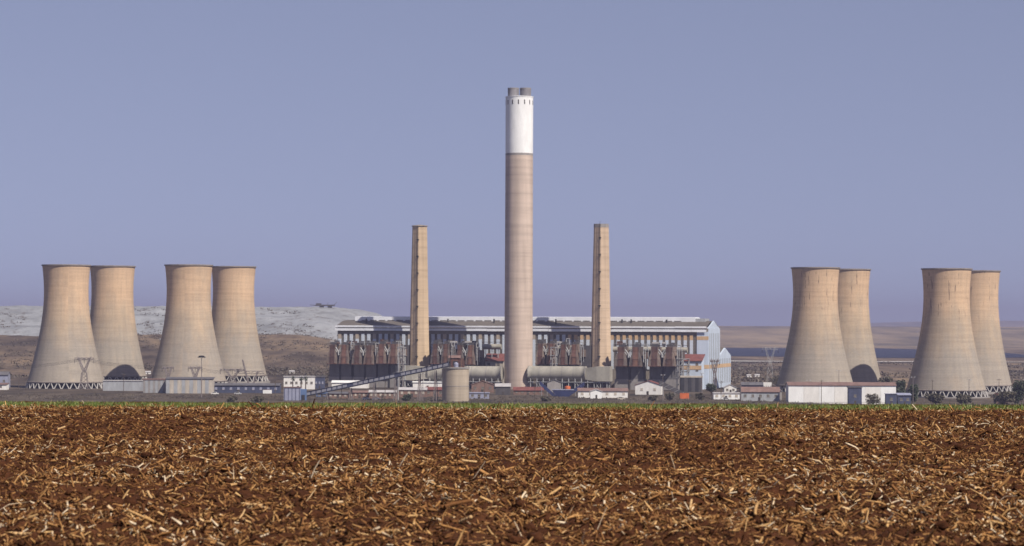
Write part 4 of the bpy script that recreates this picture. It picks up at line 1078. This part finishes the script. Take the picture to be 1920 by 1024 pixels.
# blue inclined yard conveyors and the orange drum
def incline(x0, y0, x1, y1, Y, m, lab, h=2.6, wdt=2.4):
    a = pt(x0, y0, Y); b = pt(x1, y1, Y); zb = gz(a.x, Y); d = b - a
    t = thing('yard_conveyor', lab, 'conveyor', (a.x, Y, zb)); za, zc = a.z - zb, b.z - zb
    add('trough', MB().frustum([(0, 0, za - h), (d.x, 0, zc - h), (d.x, wdt, zc - h), (0, wdt, za - h)] if d.x > 0 else [(d.x, 0, zc - h), (0, 0, za - h), (0, wdt, za - h), (d.x, wdt, zc - h)],
                              [(0, 0, za), (d.x, 0, zc), (d.x, wdt, zc), (0, wdt, za)] if d.x > 0 else [(d.x, 0, zc), (0, 0, za), (0, wdt, za), (d.x, wdt, zc)]), m, t)
    n = 7; lat = MB()
    for k in range(n):
        f0, f1 = k / n, (k + 1) / n
        lat.tube((d.x * f0, -0.1, za + (zc - za) * f0 - h), (d.x * f1, -0.1, za + (zc - za) * f1), 0.14, 0.14, 4)
    add('lattice', lat, M['deepblue'] if m == M['deepblue'] else M['steel'], t)
    for f0 in (0.12, 0.45, 0.78):
        zz = za + (zc - za) * f0 - h
        if zz > 0.5:
            for yy in (0.3, wdt - 0.3): add('support', MB().tube((d.x * f0, yy, -0.5), (d.x * f0, yy, zz), 0.2, 0.2, 5), M['steel'], t)
    return t
incline(1012, 714, 1043, 742, 1720, M['deepblue'], 'dark blue inclined conveyor sloping down right of the tallest chimney')
incline(1096, 716, 1058, 742, 1720, M['deepblue'], 'dark blue inclined conveyor rising towards the slim pale chimney')
incline(1236, 713, 1302, 744, 1735, M['darkgrey'], 'dark inclined conveyor sloping down behind the large white house', 3.2)
bp_ = pt(1053, 748, 1700)
t = thing('hopper_station', 'dark blue hopper where the two blue conveyors meet', 'hopper', (bp_.x, 1712, gz(bp_.x, 1712)))
add('hopper_box', MB().frustum([(-3, -2, 0), (5, -2, 0), (5, 2, 0), (-3, 2, 0)], [(-6, -2.5, 4.2), (8, -2.5, 4.2), (8, 2.5, 4.2), (-6, 2.5, 4.2)]), M['deepblue'], t)
add('hopper_lip', MB().box(-6.2, -2.7, 4.22, 8.2, 2.7, 4.7), M['lilac'], t)
op = pt(1064, 728, 1740)
t = thing('orange_drum', 'round orange drum on a stand between the two blue conveyors', 'drum', (op.x, 1740, gz(op.x, 1740)))
add('drum', MB().lathe([(0.4, -1.4), (1.9, -1.2), (2.0, 0), (1.9, 1.2), (0.4, 1.5)], 18, caps=True), M['orangebox'], t, smooth=False, loc=(0, 0, op.z - gz(op.x, 1740)))
for sx in (-1, 1): add('stand', MB().tube((1.5 * sx, 0, 0), (0.8 * sx, 0, op.z - 1.0), 0.18), M['steel'], t)

# steel pipe towers
def pipe_tower(x0, x1, yt, Y, m, lab, levels, pipes):
    a = pt(x0, yt, Y); b = pt(x1, yt, Y); w_ = b.x - a.x; h = a.z; zb = 0.0
    t = thing('steel_tower', lab, 'steel tower', (a.x, Y, 0))
    fr = MB()
    for xx in (0, w_):
        for yy in (0, 5): fr.tube((xx, yy, -0.5), (xx, yy, h), 0.3, 0.3, 5)
    for k in range(levels + 1):
        z = h * k / levels
        fr.tube((0, 0, z), (w_, 0, z), 0.2, 0.2, 4)
        if k < levels: fr.tube((0 if k % 2 else w_, 0, z), (w_ if k % 2 else 0, 0, z + h / levels), 0.16, 0.16, 4)
    add('frame', fr, m, t)
    for k in range(1, levels + 1): add('platform', MB().box(-0.8, -0.8, h * k / levels + 0.2, w_ + 0.8, 5.5, h * k / levels + 0.5), M['steel'], t)
    for k in range(pipes): add('pipe', MB().path([(w_ * (k + 0.5) / pipes, -1.3, 1), (w_ * (k + 0.5) / pipes, -1.3, h * (0.75 + 0.25 * (k % 2))), (w_ * (k + 0.5) / pipes + 2.0, -1.3, h * (0.75 + 0.25 * (k % 2)))], 0.38), M['block'], t)
    return t
pipe_tower(746, 759, 652, 1915, M['palesteel'], 'pale steel pipe tower right of the left precipitator row', 5, 2)
pipe_tower(1270, 1292, 674, 1880, M['steel'], 'grey steel pipe tower at the right end of the precipitators', 5, 3)
pipe_tower(1033, 1044, 652, 1905, M['palesteel'], 'pale steel stair tower right of the tallest chimney', 5, 2)

# ------------------------------------------------------------------ masts, lamps, pylons
def mast(x, yt, yb, lab, r=0.28, head='lamp', m='galv'):
    Y = CAMZ * F / (yb - (x - 960) * ROLL - HZ); p = pt(x, yt, Y); zb = gz(p.x, Y); h = p.z - zb
    t = thing('light_mast', lab, 'light mast', (p.x, Y, zb))
    add('pole', MB().tube((0, 0, -0.5), (0, 0, h), r, r * 0.55, 8), M[m], t)
    if head == 'ring':
        add('lamp_ring', MB().lathe([(1.6, h - 0.3), (1.9, h), (1.6, h + 0.25), (0.2, h + 0.5), (0.2, h - 0.2), (1.6, h - 0.3)], 12), M['dark'], t)
        for k in range(6):
            a = k * math.pi / 3; add('lamp', MB().box(-0.45, -0.35, h - 0.9, 0.45, 0.35, h - 0.3), M['dark'], t, loc=(1.9 * math.cos(a), 1.9 * math.sin(a), 0))
    else:
        add('lamp_arm', MB().tube((-1.0, 0, h), (1.0, 0, h), 0.09, 0.09, 5), M[m], t)
        for sx in (-1, 1): add('lamp', MB().box(sx * 1.0 - 0.35, -0.3, h - 0.25, sx * 1.0 + 0.35, 0.3, h + 0.15), M['palesteel'], t)
mast(378, 668, 745, 'tall floodlight mast with dark lamp ring before the third cooling tower', 0.32, 'ring')
mast(747, 640, 750, 'tall slim pale mast left of the slim tan chimney', 0.3, 'lamp', 'palesteel')
mast(1243, 703, 753, 'slim lamp mast right of the large white house', 0.26)
mast(1389, 690, 752, 'tall slim lamp mast left of the grey warehouse', 0.28)
mast(1573, 695, 753, 'slim lamp mast before the middle of the long white building', 0.22)
mast(1516, 713, 753, 'short lamp mast before the left part of the long white building', 0.22)
mast(1712, 707, 752, 'slim lamp mast at the left foot of the rightmost front tower', 0.25)
mast(1817, 712, 750, 'slim lamp mast before the middle of the rightmost front tower', 0.25)
mast(793, 700, 752, 'slim dark mast standing below the conveyor near the silo', 0.25)
mast(1316, 700, 742, 'short dark mast at the lower corner of the boiler house', 0.3)
# white sign box on a pole
Y = 1660; a = pt(1430, 717, Y); b = pt(1446, 729, Y)
t = thing('water_tank', 'white box tank on a slim pole above the grey warehouse', 'tank', ((a.x + b.x) / 2, Y - 2, gz(a.x, Y)))
hw = (b.x - a.x) / 2; zg = gz(a.x, Y)
add('tank', MB().frustum([(-hw * 0.85, -1.5, b.z - zg), (hw * 0.85, -1.5, b.z - zg), (hw * 0.85, 1.5, b.z - zg), (-hw * 0.85, 1.5, b.z - zg)], [(-hw, -1.7, a.z - zg), (hw, -1.7, a.z - zg), (hw, 1.7, a.z - zg), (-hw, 1.7, a.z - zg)]), M['whitewall'], t)
for k in range(4): add('rib', MB().box(-hw * 0.8 + k * hw * 0.5, -1.85, b.z - zg + 0.1, -hw * 0.8 + k * hw * 0.5 + 0.25, -1.72, b.z - zg + 2.0), M['block'], t)
add('pole', MB().tube((0, 0, -0.5), (0, 0, b.z - zg), 0.25), M['palesteel'], t)

def pylon(x, yt, yb, wpx, Y, lab, kind='Y', m='galv', r=0.22):
    p = pt(x, yt, Y); s = Y / F; w_ = wpx * s; zb = gz(p.x, Y); h = p.z - zb
    t = thing('pylon', lab, 'pylon', (p.x, Y, zb))
    def lattice(pa, pb, wa, wb, n, mb):
        pa, pb = Vector(pa), Vector(pb)
        for k in range(n):
            f0, f1 = k / n, (k + 1) / n
            a = pa.lerp(pb, f0); b = pa.lerp(pb, f1); w0 = wa + (wb - wa) * f0; w1 = wa + (wb - wa) * f1
            for sg in (-1, 1):
                for yy in (-1, 1):
                    mb.tube(a + Vector((sg * w0, yy * w0, 0)), b + Vector((sg * w1, yy * w1, 0)), r, r, 4)
            mb.tube(a + Vector((-w0, -w0, 0)), b + Vector((w1, -w1, 0)), r * 0.7, r * 0.7, 4)
            mb.tube(a + Vector((w0, -w0, 0)), b + Vector((-w1, -w1, 0)), r * 0.7, r * 0.7, 4)
            mb.tube(a + Vector((-w0, -w0, 0)), a + Vector((w0, -w0, 0)), r * 0.7, r * 0.7, 4)
    if kind == 'Y':
        wz = h * 0.52; lat = MB(); lattice((0, 0, -0.5), (0, 0, wz), w_ * 0.22, w_ * 0.12, 5, lat); add('body', lat, M[m], t)
        for sg in (-1, 1):
            arms = MB(); lattice((0, 0, wz), (sg * w_ * 0.30, 0, h * 0.95), 0.8, 0.4, 4, arms); add('arm', arms, M[m], t)
        bm = MB(); lattice((0, 0, h * 0.9), (0, 0, h * 0.94), 0.1, 0.1, 1, bm)
        for zz in (h * 0.90, h * 0.95): bm.tube((-w_ * 0.52, 0, zz), (w_ * 0.52, 0, zz), r, r, 4)
        for k in range(8): bm.tube((w_ * (-0.52 + 0.13 * k), 0, h * (0.90 if k % 2 else 0.95)), (w_ * (-0.39 + 0.13 * k), 0, h * (0.95 if k % 2 else 0.90)), r * 0.7, r * 0.7, 4)
        bm.tube((-w_ * 0.30, 0, h * 0.95), (-w_ * 0.36, 0, h), r, r * 0.6, 4).tube((w_ * 0.30, 0, h * 0.95), (w_ * 0.36, 0, h), r, r * 0.6, 4)
        add('crossarm', bm, M[m], t)
        for xx in (-0.5, 0, 0.5): add('insulator', MB().tube((w_ * xx, 0, h * 0.90), (w_ * xx, 0, h * 0.90 - 2.6), 0.16, 0.16, 5), M['dark'], t)
    else:   # guyed portal leaning
        lat = MB(); lattice((0, 0, -0.5), (-w_ * 0.45, 0, h), 0.5, 0.3, 9, lat); add('strut', lat, M[m], t)
        lat = MB(); lattice((0, 0, -0.5), (w_ * 0.40, 0, h * 0.62), 0.5, 0.3, 6, lat); add('strut', lat, M[m], t)
        bm = MB()
        for zz in (h * 0.56, h * 0.63): bm.tube((-w_ * 0.9, 0, zz), (w_ * 0.75, 0, zz), r, r, 4)
        for k in range(9): bm.tube((w_ * (-0.9 + 0.183 * k), 0, h * (0.56 if k % 2 else 0.63)), (w_ * (-0.717 + 0.183 * k), 0, h * (0.63 if k % 2 else 0.56)), r * 0.7, r * 0.7, 4)
        add('crossarm', bm, M[m], t)
    return t
pylon(158, 668, 727, 36, 1850, 'tall lattice pylon before the leftmost cooling tower')
pylon(315, 686, 730, 22, 1840, 'small forked lattice pylon before the third cooling tower, left of the floodlight')
pylon(366, 686, 730, 26, 1840, 'small forked lattice pylon beside the floodlight mast')
pylon(436, 690, 730, 46, 1840, 'wide lattice pylon before the fourth cooling tower')
pylon(470, 674, 732, 34, 1835, 'leaning guyed lattice pylon before the right edge of the fourth tower', 'guy')
pylon(1444, 648, 715, 30, 2100, 'pale forked lattice pylon left of the streaked cooling tower', 'Y', 'palesteel', 0.075)
pylon(1340, 672, 700, 18, 1880, 'small lattice pylon before the gable end of the boiler house')

# utility poles in the yard
for x, yt, yb, lab in ((35, 705, 731, 'wooden utility pole at the left foot of the leftmost tower'), (232, 700, 740, 'wooden utility pole before the plain pale block'),
                       (516, 700, 742, 'wooden utility pole left of the white office'), (640, 722, 750, 'short wooden pole under the lower half of the conveyor'),
                       (722, 712, 751, 'wooden utility pole before the pale roofed brick cottage'), (908, 716, 750, 'wooden utility pole right of the silo'),
                       (1003, 708, 750, 'wooden utility pole right of the red roofed shed at the chimney foot'), (1180, 712, 751, 'wooden utility pole between the bungalow and the large white house'),
                       (1352, 714, 752, 'wooden utility pole before the garage row'), (1540, 712, 757, 'wooden utility pole before the long white building, left of its middle mast'),
                       (1748, 712, 754, 'wooden utility pole before the legs of the rightmost front tower'), (1873, 710, 752, 'wooden utility pole before the rearmost tower')):
    Y = CAMZ * F / (yb - (x - 960) * ROLL - HZ); p = pt(x, yt, Y); zb = gz(p.x, Y); h = p.z - zb
    t = thing('utility_pole', lab, 'utility pole', (p.x, Y, zb))
    add('pole', MB().tube((0, 0, -0.5), (0.1, 0, h), 0.22, 0.15, 6), M['bark'], t)
    add('crossarm', MB().box(-1.3, -0.1, h - 0.9, 1.4, 0.1, h - 0.65), M['bark'], t)
    for k in (-1.1, 0.0, 1.2): add('insulator', MB().tube((k, 0, h - 0.65), (k, 0, h - 0.3), 0.08, 0.06, 5), M['palesteel'], t)

# sagging lines between the pylons
for (xa, ya, Ya), (xb, yb_, Yb), lab in (((158, 673, 1850), (315, 688, 1840), 'power line between the tall left pylon and the small forked pylon'), ((366, 688, 1840), (436, 694, 1840), 'power line between the floodlight mast pylon and the wide pylon'),
                                         ((158, 673, 1850), (-40, 690, 1850), 'power line running from the tall left pylon out of the picture'), ((470, 702, 1835), (640, 700, 1870), 'power line from the leaning pylon towards the left precipitators')):
    a, b = pt(xa, ya, Ya), pt(xb, yb_, Yb)
    t = thing('power_line', lab, 'power line', tuple(a)); d = b - a
    for k in (-1, 0, 1):
        pts_ = [Vector((d.x * f, d.y * f + k * 3.0, d.z * f - 4.0 * 2.2 * f * (1 - f) + k * 0.8)) for f in np.linspace(0, 1, 13)]
        add('cable', MB().path(pts_, 0.07, 4), M['dark'], t)

# conveyor spreader on the ash dump
sp_ = pt(612, 571, 3125); sp_.z = float(ash_fn(np.array(sp_.x), np.array(3125.0))) + 1.2
t = thing('ash_spreader', 'dark spreader machine with boom on top of the ash dump', 'machine', (sp_.x, 3125, sp_.z))
add('truss', MB().box(-13, -1.5, 0.4, 10, 1.5, 2.0).box(-12, -1, 2.0, -6, 1, 3.6), M['darkgrey'], t)
for cx in (-8, 1.5): add('crawler', MB().box(cx, -2, -2.5, cx + 5, 2, 0.35), M['dark'], t)
add('boom', MB().tube((9, 0, 1.5), (12.5, 0, 5.5), 0.3, 0.2, 5), M['darkgrey'], t); add('antenna', MB().tube((1, 0, 1.5), (2.0, 0, 4.5), 0.22, 0.15, 5), M['darkgrey'], t)
add('boom', MB().tube((-13, 0, 1.2), (-19, 0, 1.6), 0.4, 0.3, 5), M['darkgrey'], t)

# ------------------------------------------------------------------ trees and scrub
def crown_mesh(name, lobes, n, size):
    lb = np.array(lobes); vol = lb[:, 3] * lb[:, 4]; pick = RNG.choice(len(lb), n, p=vol / vol.sum())
    d = RNG.normal(0, 1, (n, 3)); d /= np.linalg.norm(d, axis=1)[:, None]
    rad = RNG.random(n) ** 0.45
    c = lb[pick, :3] + d * rad[:, None] * np.stack([lb[pick, 3], lb[pick, 3], lb[pick, 4]], -1)
    u = RNG.normal(0, 1, (n, 3)); u /= np.linalg.norm(u, axis=1)[:, None]
    w_ = np.cross(u, RNG.normal(0, 1, (n, 3))); w_ /= np.linalg.norm(w_, axis=1)[:, None]
    s = size * RNG.uniform(0.6, 1.4, n)[:, None]
    P = np.stack([c - u * s, c + w_ * s * 0.5, c + u * s, c - w_ * s * 0.5], 1).reshape(-1, 3)
    return np_mesh(name, P, np.arange(4 * n).reshape(-1, 4))
def tree(x0, x1, yt, yb, lab, m='leaf', Y=None, n=700, size=0.5, trunk=0.3, group=None, name='tree'):
    xc = (x0 + x1) / 2
    if Y is None: Y = CAMZ * F / (yb - (xc - 960) * ROLL - HZ)
    p = pt(xc, yt, Y); zb = gz(p.x, Y); h = p.z - zb; w_ = (x1 - x0) * Y / F
    t = thing(name, lab, 'tree' if name != 'bush' else 'bush', (p.x, Y, zb), 0, group)
    lobes = []
    for k in range(9):
        a = random.uniform(0, 6.28); rr_ = random.uniform(0.1, 0.33) * w_
        rz = h * random.uniform(0.14, 0.24)
        lobes.append((rr_ * math.cos(a), rr_ * math.sin(a) * 0.8, h * trunk + (h * (1 - trunk) - rz) * random.uniform(0.2, 1.0), w_ * random.uniform(0.14, 0.24), rz))
    lobes.append((0, 0, h * (trunk + (1 - trunk) * 0.45), w_ * 0.34, h * (1 - trunk) * 0.42))
    add('crown', crown_mesh('crown', lobes, n, size), M[m], t)
    tr = MB().tube((0, 0, -0.5), (0.1, 0, h * (trunk + 0.15)), max(0.16, w_ * 0.035), max(0.1, w_ * 0.02), 6)
    for lo in lobes[:4]: tr.tube((0.1, 0, h * trunk * 0.8), (lo[0], lo[1], lo[2]), w_ * 0.018 + 0.05, 0.05, 5)
    add('trunk', tr, M['bark'], t)
    return t
def palm(x, yt, yb, lab):
    Y = CAMZ * F / (yb - (x - 960) * ROLL - HZ); p = pt(x, yt, Y); zb = gz(p.x, Y); h = p.z - zb
    t = thing('palm_tree', lab, 'palm tree', (p.x, Y, zb), 0, 'palms before the white office')
    add('trunk', MB().tube((0, 0, -0.5), (0.1, 0, h - 2), 0.45, 0.34, 8), M['bark'], t)
    mb = MB()
    for k in range(46):
        a = random.uniform(0, 6.28); e = random.uniform(-1.3, 0.9); ln = random.uniform(1.6, 2.6)
        d = Vector((math.cos(a) * math.cos(e), math.sin(a) * math.cos(e), math.sin(e))); s = Vector((-math.sin(a), math.cos(a), 0)) * 0.35
        o_ = Vector((0.1, 0, h - 2.2)); mid = o_ + d * ln * 0.6 + Vector((0, 0, 0.2)); tip = o_ + d * ln + Vector((0, 0, -0.5))
        mb.quad(o_, mid - s, tip, mid + s)
    add('crown', mb, M['leaf'], t)
palm(549, 703, 731, 'left palm of the three before the white office')
palm(564.5, 703.5, 731.5, 'middle palm of the three before the white office')
palm(573, 703, 732, 'right palm of the three before the white office')
tree(1319, 1348, 718, 742, 'round dark green tree before the boiler house gable end', n=1100)
tree(1616, 1658, 736, 757, 'dark bush before the right half of the long white building', 'leaf2', n=900, trunk=0.1, Y=1575, name='bush')
tree(1436, 1476, 700, 737, 'dark leafless-looking tree at the left foot of the streaked cooling tower', 'leaf2', n=500, Y=1960)
for i, (a, b, c, d, mm, lab) in enumerate((
    (1676, 1702, 708, 745, 'leaf', 'dark tree touching the right end of the long white building'),
    (1700, 1726, 716, 750, 'leaf', 'dark tree at the left foot of the rightmost front tower'),
    (1732, 1776, 735, 757, 'leaf2', 'broad low bush before the legs of the rightmost front tower, left part'),
    (1788, 1826, 738, 757, 'leaf2', 'low round bush before the middle of the rightmost front tower'),
    (1852, 1908, 731, 757, 'leaf2', 'broad dark bush before the rearmost tower at the right edge'),
    (1896, 1935, 709, 752, 'leaf', 'tall dark tree at the right edge of the picture'),
    (1642, 1676, 700, 735, 'leaf2', 'thin brown tree right of the shadowed tower behind the white building'))):
    tree(a, b, c, d, lab, mm, n=1700, size=0.75, trunk=0.16)
for i, (a, b, c, d, mm, lab) in enumerate((
    (752, 772, 738, 752, 'leaf', 'dark round bush under the conveyor, left of the silo'),
    (1246, 1266, 735, 750, 'leaf2', 'brown bush at the foot of the lamp mast by the large white house'),
    (1300, 1322, 736, 750, 'leaf2', 'brown bush right of the orange container'),
    (424, 446, 741, 754, 'leaf2', 'low grey bush before the blue-walled depot'),
    (462, 500, 742, 755, 'leaf2', 'wide low bush left of the lilac conveyor house'),
    (1212, 1234, 741, 752, 'leaf2', 'low dark bush before the large white house'),
    (1010, 1034, 742, 753, 'leaf2', 'low bush before the red roofed shed'))):
    tree(a, b, c, d, lab, mm, n=700, size=0.6, trunk=0.05, name='bush')

# scattered scrub and reeds on the slopes behind the station: one mass
def scrub(n, fx, fy0, fy1, hs, hf=None, thr=0.47):
    Ysc = RNG.uniform(fy0, fy1, n); a = RNG.uniform(fx[0], fx[1], n); X = a * Ysc
    keep = fbm(X / 120.0, Ysc / 120.0, 3, 91) > thr; X, Ysc = X[keep], Ysc[keep]; m = len(X); q = 9
    h = RNG.uniform(hs[0], hs[1], m)
    c = np.stack([X, Ysc, (hf or ground_h)(X, Ysc)], -1)[:, None, :] + RNG.normal(0, 1, (m, q, 3)) * (h[:, None, None] * np.array([0.8, 0.8, 0.28])) + np.array([0, 0, 1.0]) * (h * 0.4)[:, None, None]
    c = c.reshape(-1, 3); k = len(c); s = np.repeat(h, q)[:, None] * 0.45
    u = RNG.normal(0, 1, (k, 3)); u /= np.linalg.norm(u, axis=1)[:, None]; w_ = np.cross(u, RNG.normal(0, 1, (k, 3))); w_ /= np.linalg.norm(w_, axis=1)[:, None]
    P = np.stack([c - u * s, c + w_ * s * 0.6, c + u * s, c - w_ * s * 0.6], 1).reshape(-1, 3)
    return np_mesh('scrub', P, np.arange(4 * k).reshape(-1, 4))
o = add('scrub', scrub(3800, (-0.25, -0.05), 2080, 2900, (0.7, 2.2)), M['scrub']); tag(o, 'brown scrub scattered over the slope below the ash dump', 'scrub', kind='stuff')
o = add('scrub', scrub(5200, (-0.25, -0.03), 2060, 2330, (0.8, 2.4)), M['scrub']); tag(o, 'grey brown brush at the foot of the slope behind the left towers', 'scrub', kind='stuff')
o = add('scrub', scrub(2600, (0.065, 0.26), 2080, 3300, (1.2, 3.6)), M['scrub']); tag(o, 'brown scrub scattered over the plain behind the right towers', 'scrub', kind='stuff')
o = add('scrub', scrub(3600, (-0.25, 0.25), 1560, 1720, (0.35, 1.0)), M['scrub']); tag(o, 'low dry scrub along the near edge of the station yard', 'scrub', kind='stuff')

o = add('scrub', scrub(1500, (-0.22, -0.055), 2830, 3080, (0.7, 2.0), ash_fn, 0.52), M['scrub']); tag(o, 'dark shrubs dotted over the face of the ash dump', 'scrub', kind='stuff')

# far cottages on the slopes, tiny and white
for i, (x, y, Y, lab) in enumerate(((277, 687, 2250, 'tiny white cottage on the slope between second and third cooling towers'), (547, 690, 2250, 'tiny white cottage on the slope left of the precipitators'),
                                    (1405, 704, 2400, 'tiny white cottage on the plain right of the turbine hall'), (1420, 706, 2420, 'tiny white cottage on the plain left of the pale pylon'))):
    p = pt(x, y, Y); zb = gz(p.x, Y)
    t = thing('far_cottage', lab, 'building', (p.x, Y, zb))
    add('wall', MB().box(-2.2, 0, -1, 2.2, 4, 1.7), M['whitewall'], t)
    add('roof', MB().extrude_x([(-0.3, 1.72), (4.3, 1.72), (2.0, 2.7)], -2.4, 2.4), M['palerof'], t)
    add('door', MB().box(-0.4, -0.1, 0, 0.4, -0.02, 1.5), M['slot'], t)

# ------------------------------------------------------------------ haze
hz = MB().box(-14500, -60, -60, 14500, 24500, 232)
hm = bpy.data.materials.new('haze'); hm.use_nodes = True; nt = hm.node_tree; nt.nodes.clear()
pv = nt.nodes.new('ShaderNodeVolumePrincipled'); pv.inputs['Color'].default_value = HAZE_COLOR
pv.inputs['Density'].default_value = HAZE_DENSITY; pv.inputs['Anisotropy'].default_value = 0.0
ou = nt.nodes.new('ShaderNodeOutputMaterial'); nt.links.new(pv.outputs[0], ou.inputs['Volume'])
o = add('haze', hz, hm); tag(o, 'pale blue haze hanging over the whole place', kind='stuff')
